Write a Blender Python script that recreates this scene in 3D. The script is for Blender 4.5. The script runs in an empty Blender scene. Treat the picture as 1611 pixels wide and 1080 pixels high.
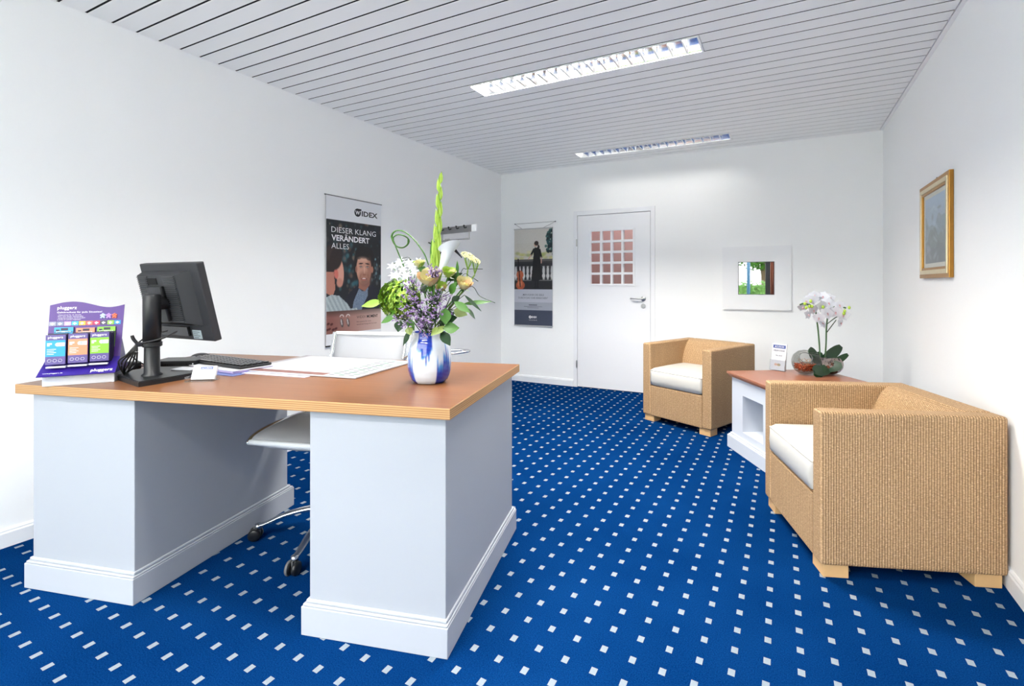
import bpy, bmesh, math, random
import numpy as np
from mathutils import Vector, Matrix
random.seed(7)
rng = np.random.default_rng(11)
PI = math.pi
SC = bpy.context.scene
COL = SC.collection

# ------------------------------------------------------------------ camera
CAM_H = 1.16
YAW = 0.4601
cam_d = bpy.data.cameras.new('camera')
cam = bpy.data.objects.new('camera', cam_d); COL.objects.link(cam)
cam.location = (0, 0, CAM_H)
cam.rotation_euler = (PI / 2, 0, YAW)
cam_d.sensor_width = 36.0
cam_d.lens = 759.37 / 1611 * 36
cam_d.shift_x = -(854.94 - 805.5) / 1611
cam_d.shift_y = -(540 - 446.78) / 1611
cam_d.clip_start = 0.05
SC.camera = cam
SC.view_settings.view_transform = 'Standard'
SC.view_settings.look = 'None'
SC.view_settings.gamma = 1.0
SC.view_settings.use_curve_mapping = False
SC.view_settings.exposure = 1.14
SC.cycles.use_denoising = True
SC.cycles.max_bounces = 10
SC.cycles.diffuse_bounces = 6
SC.cycles.glossy_bounces = 5
SC.cycles.transmission_bounces = 8
SC.cycles.transparent_max_bounces = 12
SC.cycles.caustics_reflective = False
SC.cycles.caustics_refractive = False
SC.cycles.sample_clamp_indirect = 6.0

# ------------------------------------------------------------------ world: bright overcast sky
SKY = 5.0
LAMP_W = 66.0
w = bpy.data.worlds.new('overcast_sky'); SC.world = w; w.use_nodes = True
bg = w.node_tree.nodes['Background']
bg.inputs[0].default_value = (0.975, 0.99, 0.99, 1); bg.inputs[1].default_value = SKY

# room, metres: camera stands at x=0 y=0, +y towards the far wall
XL, XR, YB, YR, HC = -3.072, 0.777, 5.041, -1.55, 2.491
WX0, WX1, WZ0, WZ1 = -2.95, -.22, 0.12, 2.42     # shop window opening in the rear wall

def area(name, loc, rot, sx, sy, power, color, parent=None, portal=False):
    l = bpy.data.lights.new(name, 'AREA'); l.shape = 'RECTANGLE'; l.size = sx; l.size_y = sy
    l.energy = power; l.color = color
    o = bpy.data.objects.new(name, l); COL.objects.link(o)
    o.location = loc; o.rotation_euler = rot
    if portal: l.cycles.is_portal = True
    if parent: o.parent = parent
    return o
area('window_portal', ((WX0 + WX1) / 2, YR - 0.14, (WZ0 + WZ1) / 2), (PI / 2, 0, PI), WX1 - WX0, WZ1 - WZ0, 1, (1, 1, 1), portal=True)

# ------------------------------------------------------------------ node helper / materials
class NT:
    def __init__(s, m): s.t = m.node_tree; s.n = s.t.nodes
    def node(s, typ, **kw):
        x = s.n.new(typ)
        for k, v in kw.items(): setattr(x, k, v)
        return x
    def put(s, sock, v):
        if isinstance(v, bpy.types.NodeSocket): s.t.links.new(v, sock)
        elif v is not None: sock.default_value = v
    def math(s, op, a, b=None, c=None, clamp=False):
        x = s.node('ShaderNodeMath', operation=op, use_clamp=clamp)
        s.put(x.inputs[0], a)
        if b is not None: s.put(x.inputs[1], b)
        if c is not None: s.put(x.inputs[2], c)
        return x.outputs[0]
    def mix(s, f, a, b):
        x = s.node('ShaderNodeMix', data_type='RGBA')
        s.put(x.inputs[0], f); s.put(x.inputs[6], a); s.put(x.inputs[7], b)
        return x.outputs[2]
    def noise(s, vec, scale, detail=3, rough=.55):
        x = s.node('ShaderNodeTexNoise'); s.put(x.inputs['Vector'], vec)
        x.inputs['Scale'].default_value = scale; x.inputs['Detail'].default_value = detail; x.inputs['Roughness'].default_value = rough
        return x.outputs[0]
    def coord(s, which='Object'): return s.node('ShaderNodeTexCoord').outputs[which]
    def sep(s, v):
        x = s.node('ShaderNodeSeparateXYZ'); s.put(x.inputs[0], v); return x.outputs
    def comb(s, a, b, c):
        x = s.node('ShaderNodeCombineXYZ'); s.put(x.inputs[0], a); s.put(x.inputs[1], b); s.put(x.inputs[2], c); return x.outputs[0]
    def bump(s, h, strength, dist):
        x = s.node('ShaderNodeBump'); s.put(x.inputs['Height'], h); x.inputs['Strength'].default_value = strength; x.inputs['Distance'].default_value = dist
        return x.outputs[0]
def C4(c): return (c[0], c[1], c[2], 1)
def srgb(r, g, b):
    f = lambda v: (v / 255 / 12.92) if v / 255 <= .04045 else ((v / 255 + .055) / 1.055) ** 2.4
    return (f(r), f(g), f(b))
def mat(name, color, rough=.5, metal=0.0, spec=.5, noise=None, bump=None, trans=0.0, ior=1.45, emis=None, coat=0, sss=0):
    m = bpy.data.materials.new(name); m.use_nodes = True
    b = m.node_tree.nodes['Principled BSDF']; t = NT(m)
    b.inputs['Base Color'].default_value = C4(color); b.inputs['Roughness'].default_value = rough
    b.inputs['Metallic'].default_value = metal; b.inputs['Specular IOR Level'].default_value = spec
    b.inputs['IOR'].default_value = ior; b.inputs['Transmission Weight'].default_value = trans
    b.inputs['Coat Weight'].default_value = coat
    if emis: b.inputs['Emission Color'].default_value = C4(emis[0]); b.inputs['Emission Strength'].default_value = emis[1]
    oc = t.coord('Object') if (noise or bump) else None
    if noise:  # (scale, amount)
        n = t.noise(oc, noise[0])
        f = t.math('MULTIPLY_ADD', n, noise[1] * 2, 1 - noise[1])
        hsv = t.node('ShaderNodeHueSaturation'); t.put(hsv.inputs['Value'], f); hsv.inputs['Color'].default_value = C4(color)
        t.put(b.inputs['Base Color'], hsv.outputs[0])
    if bump:   # (scale, strength, dist)
        t.put(b.inputs['Normal'], t.bump(t.noise(oc, bump[0]), bump[1], bump[2]))
    return m
def vcol_mat(name, rough=.45, spec=.5, coat=0):
    m = mat(name, (1, 1, 1), rough, spec=spec, coat=coat); t = NT(m)
    a = t.node('ShaderNodeVertexColor', layer_name='print')
    t.put(m.node_tree.nodes['Principled BSDF'].inputs['Base Color'], a.outputs[0])
    return m

M = {}
M['wall'] = mat('white_wall_paint', srgb(250, 251, 251), .85, spec=.25, bump=(220, .10, .0006), noise=(1.2, .012))
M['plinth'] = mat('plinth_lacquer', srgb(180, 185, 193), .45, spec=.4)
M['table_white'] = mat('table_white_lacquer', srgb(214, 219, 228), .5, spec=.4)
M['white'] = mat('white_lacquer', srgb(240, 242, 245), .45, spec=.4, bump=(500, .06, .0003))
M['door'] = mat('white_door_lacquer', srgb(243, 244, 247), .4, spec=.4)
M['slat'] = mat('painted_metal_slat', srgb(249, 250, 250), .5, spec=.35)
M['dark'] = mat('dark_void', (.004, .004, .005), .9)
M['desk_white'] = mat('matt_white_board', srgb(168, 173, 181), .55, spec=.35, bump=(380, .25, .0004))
M['chrome'] = mat('chrome', (.80, .81, .83), .09, metal=1)
M['steel'] = mat('brushed_steel', (.50, .50, .50), .28, metal=1, noise=(60, .08))
M['alu'] = mat('polished_aluminium', (.72, .74, .77), .22, metal=1)
M['black'] = mat('black_plastic', (.008, .009, .011), .38, noise=(90, .15))
M['black_gloss'] = mat('black_gloss_plastic', (.01, .01, .012), .18)
M['blackmat'] = mat('black_matt_shell', (.014, .015, .019), .5, bump=(700, .15, .0004))
M['grey_rubber'] = mat('grey_rubber', (.12, .125, .13), .5)
M['paper'] = mat('white_paper', srgb(206, 208, 214), .6)
M['paper_grey'] = mat('grey_paper', srgb(205, 207, 213), .6)
M['mirror'] = mat('mirror_glass', (.50, .52, .50), .01, metal=1)
M['louvre'] = mat('mirror_louvre', (.86, .87, .88), .16, metal=1)
M['tube'] = mat('fluorescent_tube', (1, 1, 1), .5, emis=((1.0, .97, .92), 6.0))
M['gold'] = mat('antique_gold_leaf', srgb(178, 128, 58), .32, metal=.85, noise=(40, .2))
M['gold_pale'] = mat('pale_champagne_leaf', srgb(220, 205, 170), .35, metal=.6, noise=(50, .08))
M['bronze'] = mat('dark_bronze_frame_edge', srgb(105, 92, 75), .4, metal=.6)
M['foot'] = mat('beech_foot', srgb(222, 180, 126), .45, noise=(30, .06))
M['ink'] = mat('black_ink', (.01, .01, .012), .5)
M['white_ink'] = mat('white_ink', (.86, .86, .88), .5)
M['navy_ink'] = mat('navy_ink', srgb(40, 70, 140), .5)
M['grey_ink'] = mat('grey_ink', srgb(90, 92, 100), .5)
M['print'] = vcol_mat('colour_print', .42)
M['glaze'] = vcol_mat('glazed_ceramic', .12, coat=.4)

def glass_mat(name, color, rough=0.0, opacity=.12):
    """thin clear sheet: mostly see-through with a mirror-like surface reflection"""
    m = bpy.data.materials.new(name); m.use_nodes = True; t = NT(m)
    for n in list(t.n): t.n.remove(n)
    out = t.node('ShaderNodeOutputMaterial'); tr = t.node('ShaderNodeBsdfTransparent'); gl = t.node('ShaderNodeBsdfGlossy')
    tr.inputs[0].default_value = C4(color); gl.inputs['Roughness'].default_value = rough
    fr = t.node('ShaderNodeFresnel'); fr.inputs[0].default_value = 1.5
    ge = t.node('ShaderNodeNewGeometry')
    f = t.math('MULTIPLY', t.math('ADD', fr.outputs[0], opacity * .3, clamp=True), t.math('SUBTRACT', 1.0, ge.outputs['Backfacing']))
    ms = t.node('ShaderNodeMixShader'); t.put(ms.inputs[0], f)
    t.t.links.new(tr.outputs[0], ms.inputs[1]); t.t.links.new(gl.outputs[0], ms.inputs[2]); t.t.links.new(ms.outputs[0], out.inputs[0])
    return m
M['glass'] = glass_mat('clear_pane', (.97, .98, .98), 0.0, .03)
M['acryl'] = glass_mat('clear_acrylic', (.93, .94, .95), 0.02, .2)
M['smoke_glass'] = glass_mat('smoky_glass', (.62, .62, .60), 0.0, .15)

def wood(name, base, dark, rough=.3, scale=1.0, coat=.25):
    m = mat(name, base, rough, coat=coat); t = NT(m); b = m.node_tree.nodes['Principled BSDF']
    o = t.sep(t.coord('Object'))
    v = t.comb(t.math('MULTIPLY', o[0], 2.2 * scale), t.math('MULTIPLY', o[1], 55 * scale), o[2])
    n1 = t.noise(v, 1.0, 5, .6)
    v2 = t.comb(t.math('MULTIPLY', o[0], 14 * scale), t.math('MULTIPLY', o[1], 320 * scale), 0.0)
    n2 = t.noise(v2, 1.0, 2)
    f = t.math('MULTIPLY_ADD', n1, 1.5, t.math('MULTIPLY_ADD', n2, .7, -.75), clamp=True)
    t.put(b.inputs['Base Color'], t.mix(f, C4(base), C4(dark)))
    b.inputs['Coat Roughness'].default_value = .22
    return m
M['worktop'] = wood('beech_veneer_top', srgb(126, 82, 48), srgb(104, 63, 34), .34, coat=.1)
M['table_top'] = wood('reddish_beech_top', srgb(164, 104, 76), srgb(146, 88, 62), .35)
def ply():
    m = mat('plywood_edge', srgb(220, 176, 122), .5); t = NT(m); b = m.node_tree.nodes['Principled BSDF']
    o = t.sep(t.coord('Object'))
    st = t.math('SINE', t.math('MULTIPLY', o[2], 2 * PI / .0066))
    n = t.noise(t.comb(t.math('MULTIPLY', o[0], 4), t.math('MULTIPLY', o[1], 4), t.math('MULTIPLY', o[2], 260)), 1.0, 3)
    f = t.math('ADD', t.math('MULTIPLY', st, .42), t.math('MULTIPLY', n, .75), clamp=True)
    t.put(b.inputs['Base Color'], t.mix(f, C4(srgb(188, 150, 102)), C4(srgb(140, 94, 54))))
    return m
M['ply'] = ply()

def wicker(name='woven_rattan_loom'):
    m = mat(name, (.4, .25, .1), .62, spec=.3); t = NT(m); b = m.node_tree.nodes['Principled BSDF']
    uv = t.sep(t.coord('UV'))
    P, Q = .0098, .0062
    jit = t.noise(t.coord('UV'), 45, 2)
    u = t.math('MULTIPLY', t.math('ADD', uv[0], t.math('MULTIPLY', jit, .0022)), 1 / P)
    v = t.math('MULTIPLY', t.math('ADD', uv[1], t.math('MULTIPLY', jit, .0030)), 1 / Q)
    rib = t.math('POWER', t.math('ABSOLUTE', t.math('SINE', t.math('MULTIPLY', u, PI))), .55)
    shift = t.math('MULTIPLY', t.math('FLOOR', u), .5)
    row = t.math('POWER', t.math('ABSOLUTE', t.math('SINE', t.math('MULTIPLY', t.math('ADD', v, shift), PI))), .6)
    gap = t.math('MULTIPLY', rib, t.math('MULTIPLY_ADD', row, .60, .40))
    big = t.noise(t.coord('UV'), 5, 4, .6)
    strand = t.noise(t.comb(t.math('MULTIPLY', uv[0], 90), t.math('MULTIPLY', uv[1], 170), 0.0), 1.0, 2)
    f = t.math('MULTIPLY', gap, t.math('MULTIPLY_ADD', strand, 1.3, .30), clamp=True)
    base = t.mix(big, C4(srgb(226, 188, 142)), C4(srgb(206, 168, 126)))
    light = t.mix(t.math('GREATER_THAN', strand, .62), base, C4(srgb(226, 192, 150)))
    t.put(b.inputs['Base Color'], t.mix(f, C4(srgb(84, 54, 28)), light))
    t.put(b.inputs['Normal'], t.bump(t.math('ADD', gap, t.math('MULTIPLY', strand, .3)), .85, .0022))
    return m
M['wicker'] = wicker()
M['leather'] = mat('cream_white_leather', srgb(206, 203, 196), .38, spec=.45, bump=(14, .25, .006))

def carpet():
    m = mat('blue_woven_carpet', srgb(20, 86, 168), 1.0, spec=0.0); t = NT(m); b = m.node_tree.nodes['Principled BSDF']
    co = t.coord('Object'); o = t.sep(co)
    wob = t.math('MULTIPLY_ADD', t.noise(co, 1.3, 1), .012, -.006)
    x = t.math('ADD', t.math('ADD', o[0], .0435), wob)
    y = t.math('ADD', t.math('SUBTRACT', o[1], 1.926), t.math('MULTIPLY', t.math('ADD', o[0], .0435), .042))
    y = t.math('ADD', y, wob)
    fx = t.math('ABSOLUTE', t.math('SUBTRACT', t.math('FRACT', t.math('ADD', t.math('MULTIPLY', x, 1 / .0930), 100.5)), .5))
    fy = t.math('ABSOLUTE', t.math('SUBTRACT', t.math('FRACT', t.math('ADD', t.math('MULTIPLY', y, 1 / .0976), 100.5)), .5))
    mask = t.math('MULTIPLY', t.math('LESS_THAN', fx, .0100 / .0930), t.math('LESS_THAN', fy, .0135 / .0976))
    pile = t.noise(co, 260, 4, .85)
    big = t.noise(co, 2.2, 3)
    blue = t.mix(t.math('ADD', t.math('MULTIPLY_ADD', pile, 2.6, -1.1), t.math('MULTIPLY_ADD', big, .5, -.1), clamp=True), C4(srgb(0, 30, 76)), C4(srgb(16, 66, 124)))
    dot = t.mix(pile, C4(srgb(118, 130, 142)), C4(srgb(150, 160, 168)))
    t.put(b.inputs['Base Color'], t.mix(mask, blue, dot))
    rip = t.node('ShaderNodeTexWave'); t.put(rip.inputs['Vector'], co); rip.inputs['Scale'].default_value = .8; rip.inputs['Distortion'].default_value = 6; rip.inputs['Detail'].default_value = 2
    h = t.math('ADD', t.math('MULTIPLY', pile, .05), t.math('MULTIPLY', rip.outputs[1], .5))
    t.put(b.inputs['Normal'], t.bump(h, .40, .03))
    return m
M['carpet'] = carpet()

# ------------------------------------------------------------------ mesh helpers
def box_uv(me):
    uvl = me.uv_layers.new(name='metres')
    n = len(me.loops); co = np.empty(len(me.vertices) * 3); me.vertices.foreach_get('co', co); co = co.reshape(-1, 3)
    vi = np.empty(n, dtype=np.int32); me.loops.foreach_get('vertex_index', vi)
    nor = np.empty(len(me.polygons) * 3); me.polygons.foreach_get('normal', nor); nor = np.abs(nor.reshape(-1, 3))
    tot = np.empty(len(me.polygons), dtype=np.int32); me.polygons.foreach_get('loop_total', tot)
    ax = np.repeat(np.argmax(nor, axis=1), tot)
    p = co[vi]; uv = np.empty((n, 2))
    uv[ax == 0] = p[ax == 0][:, [1, 2]]; uv[ax == 1] = p[ax == 1][:, [0, 2]]; uv[ax == 2] = p[ax == 2][:, [1, 0]]
    uvl.data.foreach_set('uv', uv.ravel())
def obj(name, bm, mats, parent=None, smooth=False, uv=True, loc=None, rot=None):
    me = bpy.data.meshes.new(name)
    if isinstance(bm, bmesh.types.BMesh):
        bm.normal_update(); bm.to_mesh(me); bm.free()
    else: me.from_pydata(*bm); me.update()
    if not isinstance(mats, (list, tuple)): mats = [mats]
    for m in mats: me.materials.append(m)
    if smooth: me.polygons.foreach_set('use_smooth', [True] * len(me.polygons))
    if uv and len(me.polygons): box_uv(me)
    o = bpy.data.objects.new(name, me); COL.objects.link(o)
    if parent: o.parent = parent
    if loc is not None: o.location = loc
    if rot is not None: o.rotation_euler = rot
    return o
def tag(o, label=None, cat=None, group=None, kind=None):
    if label: o['label'] = label
    if cat: o['category'] = cat
    if group: o['group'] = group
    if kind: o['kind'] = kind
    return o
def thing(name, label, cat, loc=(0, 0, 0), rz=0.0, group=None):
    o = bpy.data.objects.new(name, None); COL.objects.link(o); o.empty_display_size = .05
    o.location = loc; o.rotation_euler = (0, 0, rz)
    return tag(o, label, cat, group)
def struct(name, loc=(0, 0, 0), rz=0.0):
    o = bpy.data.objects.new(name, None); COL.objects.link(o); o.location = loc; o.rotation_euler = (0, 0, rz); o['kind'] = 'structure'
    return o
def BM(): return bmesh.new()
def box(bm, x0, x1, y0, y1, z0, z1, bev=0, seg=2, M4=None, mi=0):
    r = bmesh.ops.create_cube(bm, size=1)
    vs = r['verts']
    for v in vs: v.co = Vector(((x0 + x1) / 2 + v.co.x * (x1 - x0), (y0 + y1) / 2 + v.co.y * (y1 - y0), (z0 + z1) / 2 + v.co.z * (z1 - z0)))
    fs = set(f for v in vs for f in v.link_faces)
    for f in fs: f.material_index = mi
    if bev:
        es = list(set(e for v in vs for e in v.link_edges))
        rr = bmesh.ops.bevel(bm, geom=es, offset=bev, segments=seg, profile=.5, affect='EDGES')
        vs = list(set(v for f in rr['faces'] for v in f.verts) | set(v for v in vs if v.is_valid))
    if M4 is not None:
        for v in vs: v.co = M4 @ v.co
    return vs
def bx(name, dims, m, parent=None, bev=0, seg=2, loc=None, rot=None, smooth=False):
    bm = BM(); box(bm, *dims, bev=bev, seg=seg); return obj(name, bm, m, parent, loc=loc, rot=rot, smooth=smooth)
def frame_of(d, ref=Vector((0, 0, 1))):
    d = Vector(d).normalized(); ref = Vector(ref)
    if abs(d.dot(ref)) > .97: ref = Vector((1, 0, 0)) if abs(d.x) < .9 else Vector((0, 1, 0))
    s = d.cross(ref).normalized(); u = s.cross(d).normalized()
    return d, s, u
def tube(bm, pts, r, n=8, cap=True, closed=False, flat=1.0, ref=(0, 0, 1)):
    pts = [Vector(p) for p in pts]; k = len(pts)
    rs = r if isinstance(r, (list, tuple)) else [r] * k
    rings = []
    for i, p in enumerate(pts):
        if closed: d = pts[(i + 1) % k] - pts[i - 1]
        else: d = pts[min(i + 1, k - 1)] - pts[max(i - 1, 0)]
        _, s, u = frame_of(d, ref)
        rings.append([bm.verts.new(p + s * (rs[i] * math.cos(2 * PI * j / n)) + u * (rs[i] * flat * math.sin(2 * PI * j / n))) for j in range(n)])
    m = k if closed else k - 1
    for i in range(m):
        a, b = rings[i], rings[(i + 1) % k]
        for j in range(n): bm.faces.new((a[j], a[(j + 1) % n], b[(j + 1) % n], b[j]))
    if cap and not closed:
        bm.faces.new(list(reversed(rings[0]))); bm.faces.new(rings[-1])
    return rings
def spline(pts, n=6):
    P = [Vector(p) for p in pts]; out = []
    for i in range(len(P) - 1):
        p0, p1, p2, p3 = P[max(i - 1, 0)], P[i], P[i + 1], P[min(i + 2, len(P) - 1)]
        for k in range(n):
            t = k / n
            out.append(.5 * ((2 * p1) + (p2 - p0) * t + (2 * p0 - 5 * p1 + 4 * p2 - p3) * t * t + (3 * p1 - p0 - 3 * p2 + p3) * t ** 3))
    out.append(P[-1]); return out
def lathe(bm, prof, n=32, center=(0, 0, 0), axis='z', cap_bottom=True, cap_top=False):
    rings = []; cx, cy, cz = center
    for r, z in prof:
        ring = []
        for j in range(n):
            a = 2 * PI * j / n
            if axis == 'z': c = (cx + r * math.cos(a), cy + r * math.sin(a), cz + z)
            elif axis == 'x': c = (cx + z, cy + r * math.cos(a), cz + r * math.sin(a))
            else: c = (cx + r * math.cos(a), cy - z, cz + r * math.sin(a))
            ring.append(bm.verts.new(c))
        rings.append(ring)
    for a, b in zip(rings, rings[1:]):
        for j in range(n): bm.faces.new((a[j], a[(j + 1) % n], b[(j + 1) % n], b[j]))
    if cap_bottom: bm.faces.new(list(reversed(rings[0])))
    if cap_top: bm.faces.new(rings[-1])
    return rings
def prism(bm, poly, z0, z1, mi=0):
    a = [bm.verts.new((x, y, z0)) for x, y in poly]; b = [bm.verts.new((x, y, z1)) for x, y in poly]
    n = len(poly); fs = []
    for i in range(n): fs.append(bm.faces.new((a[i], a[(i + 1) % n], b[(i + 1) % n], b[i])))
    fs.append(bm.faces.new(list(reversed(a)))); fs.append(bm.faces.new(b))
    for f in fs: f.material_index = mi
    bmesh.ops.recalc_face_normals(bm, faces=fs)
def blade(bm, base, d, nrm, L, W, bend=.15, fold=.12, n=5, tip=.7, mi=0):
    """a leaf or petal: curved, folded along its midrib"""
    base = Vector(base); d = Vector(d).normalized(); nrm = Vector(nrm)
    s = d.cross(nrm)
    if s.length < 1e-3: s = d.cross(Vector((1, .3, .2)))
    s.normalize(); u = s.cross(d).normalized(); rows = []
    for i in range(n + 1):
        t = i / n; c = base + d * (L * t) - u * (bend * L * t * t)
        hw = W / 2 * max(math.sin(PI * t ** tip), .02 if 0 < i < n else 0.0)
        if i in (0, n): hw = W * .03
        rows.append([bm.verts.new(c + s * hw + u * fold * hw), bm.verts.new(c), bm.verts.new(c - s * hw + u * fold * hw)])
    for a, b in zip(rows, rows[1:]):
        for k in (0, 1):
            f = bm.faces.new((a[k], a[k + 1], b[k + 1], b[k])); f.material_index = mi
def blob(bm, c, r, sub=2, sc=(1, 1, 1), mi=0):
    q = bmesh.ops.create_icosphere(bm, subdivisions=sub, radius=r)
    for v in q['verts']: v.co = Vector(c) + Vector((v.co.x * sc[0], v.co.y * sc[1], v.co.z * sc[2]))
    for f in set(f for v in q['verts'] for f in v.link_faces): f.material_index = mi; f.smooth = True
_font_cache = {}
def text(name, s, m, parent, x, z, height, width=None, bold=0.0, y=-.0006, align='LEFT', rot=None, loc3=None):
    """lettering as a mesh lying in the parent's x-z plane, facing -y; height = cap height"""
    key = (s, bold)
    if key not in _font_cache:
        c = bpy.data.curves.new('t', 'FONT'); c.body = s; c.size = 1.0; c.offset = bold; c.resolution_u = 2
        o = bpy.data.objects.new('t', c); COL.objects.link(o)
        me = bpy.data.meshes.new_from_object(o); bpy.data.objects.remove(o)
        _font_cache[key] = me
    me = _font_cache[key].copy(); me.name = name
    n = len(me.vertices); co = np.empty(n * 3); me.vertices.foreach_get('co', co); co = co.reshape(-1, 3)
    x0, x1 = co[:, 0].min(), co[:, 0].max(); k = height / .70
    kx = (width / (x1 - x0)) if width else k
    off = {'LEFT': 0, 'CENTER': -(x1 - x0) * kx / 2, 'RIGHT': -(x1 - x0) * kx}[align]
    out = np.stack([(co[:, 0] - x0) * kx + off, np.zeros(n), co[:, 1] * k], axis=1)
    me.vertices.foreach_set('co', out.ravel()); me.update()
    me.materials.clear(); me.materials.append(m)
    o = bpy.data.objects.new(name, me); COL.objects.link(o); o.parent = parent
    o.location = loc3 if loc3 else (x, y, z)
    if rot: o.rotation_euler = rot
    return o
def print_sheet(name, w, h, nx, ny, fn, parent, thick=.0015, y=0.0, x=0.0, z=0.0):
    """a flat printed sheet facing -y; fn(X, Z) in metres returns srgb 0-255 colours"""
    xs = np.linspace(0, w, nx + 1); zs = np.linspace(0, h, ny + 1)
    X, Z = np.meshgrid(xs, zs)
    V = np.stack([X.ravel() + x, np.full(X.size, y), Z.ravel() + z], axis=1)
    i = np.arange(nx); j = np.arange(ny)[:, None]; a = (j * (nx + 1) + i).ravel()
    F = np.stack([a, a + 1, a + nx + 2, a + nx + 1], axis=1)
    me = bpy.data.meshes.new(name)
    nv = len(V)
    # back sheet corners
    B = np.array([[x, y + thick, z], [x + w, y + thick, z], [x + w, y + thick, z + h], [x, y + thick, z + h]])
    allv = np.vstack([V, B]); faces = F.tolist() + [[nv + 3, nv + 2, nv + 1, nv]]
    cs = [0, nx, ny * (nx + 1) + nx, ny * (nx + 1)]
    bot = list(range(0, nx + 1)); top = [ny * (nx + 1) + q for q in range(nx + 1)]
    lef = [q * (nx + 1) for q in range(ny + 1)]; rig = [q * (nx + 1) + nx for q in range(ny + 1)]
    faces.append([nv, nv + 1] + bot[::-1]); faces.append(top + [nv + 2, nv + 3]); faces.append([nv + 3, nv] + lef); faces.append([nv + 1, nv + 2] + rig[::-1])
    me.from_pydata(allv.tolist(), [], faces); me.update()
    cc = fn(X, Z).reshape(-1, 3) / 255.0
    lin = np.where(cc <= .04045, cc / 12.92, ((cc + .055) / 1.055) ** 2.4)
    col = np.ones((len(allv), 4)); col[:nv, :3] = lin; col[nv:, :3] = lin.mean(axis=0)
    at = me.color_attributes.new('print', 'FLOAT_COLOR', 'POINT'); at.data.foreach_set('color', col.ravel())
    me.materials.append(M['print'])
    o = bpy.data.objects.new(name, me); COL.objects.link(o); o.parent = parent
    return o
# painting helpers for flat print
def canvas(X, c): return np.ones(X.shape + (3,)) * np.array(c, float)
def lay(img, mask, c): 
    c = np.array(c, float); mk = mask[..., None]; img[:] = img * (1 - mk) + c * mk
def ell(X, Z, cx, cz, rx, rz, rot=0.0, soft=.08):
    dx, dz = X - cx, Z - cz; c, s = math.cos(rot), math.sin(rot)
    d = np.sqrt(((dx * c + dz * s) / rx) ** 2 + ((-dx * s + dz * c) / rz) ** 2)
    return np.clip((1 - d) / soft + .5, 0, 1)
def rect(X, Z, x0, x1, z0, z1): return ((X >= x0) & (X <= x1) & (Z >= z0) & (Z <= z1)).astype(float)
def poly(X, Z, pts):
    ins = np.zeros(X.shape, bool); n = len(pts)
    for i in range(n):
        x1, y1 = pts[i]; x2, y2 = pts[(i + 1) % n]
        if y1 == y2: continue
        c = ((y1 > Z) != (y2 > Z)) & (X < (x2 - x1) * (Z - y1) / (y2 - y1) + x1); ins ^= c
    return ins.astype(float)
def seg(X, Z, x1, z1, x2, z2, r):
    dx, dz = x2 - x1, z2 - z1; t = np.clip(((X - x1) * dx + (Z - z1) * dz) / (dx * dx + dz * dz), 0, 1)
    return np.clip((r - np.hypot(X - x1 - t * dx, Z - z1 - t * dz)) / (r * .3) + .5, 0, 1)

# ================================================================== THE SETTING
fl = bx('floor', (XL - .1, XR + .1, YR - .1, YB + .1, -.05, 0), M['carpet']); fl['kind'] = 'structure'
o = bx('wall_left', (XL - .12, XL, YR - .12, YB + .12, 0, 2.75), M['wall']); o['kind'] = 'structure'
o = bx('wall_right', (XR, XR + .12, YR - .12, YB + .12, 0, 2.75), M['wall']); o['kind'] = 'structure'
# far wall with the doorway cut out
DX0, DX1, DZ1 = -2.075, -1.235, 1.93
bm = BM()
box(bm, XL - .12, DX0, YB, YB + .14, 0, 2.75); box(bm, DX1, XR + .12, YB, YB + .14, 0, 2.75); box(bm, DX0, DX1, YB, YB + .14, DZ1, 2.75)
o = obj('wall_back', bm, M['wall']); o['kind'] = 'structure'
# street side wall with the shop window
bm = BM()
box(bm, XL - .12, WX0, YR - .12, YR, 0, 2.75); box(bm, WX1, XR + .12, YR - .12, YR, 0, 2.75)
box(bm, WX0, WX1, YR - .12, YR, 0, WZ0); box(bm, WX0, WX1, YR - .12, YR, WZ1, 2.75)
o = obj('wall_rear', bm, M['wall']); o['kind'] = 'structure'
win = struct('window_1')
M['win'] = mat('dark_grey_window_profile', srgb(70, 72, 76), .4)
bm = BM()
for a, b in ((WX0, WX0 + .05), (WX1 - .12, WX1), (-1.60, -1.53)): box(bm, a, b, YR - .09, YR - .02, WZ0, WZ1, bev=.004)
box(bm, WX0, WX1, YR - .09, YR - .02, WZ0, WZ0 + .05); box(bm, WX0, WX1, YR - .09, YR - .02, WZ1 - .05, WZ1)
obj('window_frame', bm, M['win'], win)
for a, b in ((WX0 + .05, -1.60), (-1.53, WX1 - .12)): bx('pane', (a, b, YR - .06, YR - .054, WZ0 + .05, WZ1 - .05), M['glass'], win)
bx('window_sill', (WX0, WX1, YR - .02, YR + .12, WZ0 - .03, WZ0), M['white'], win, bev=.005)

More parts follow.
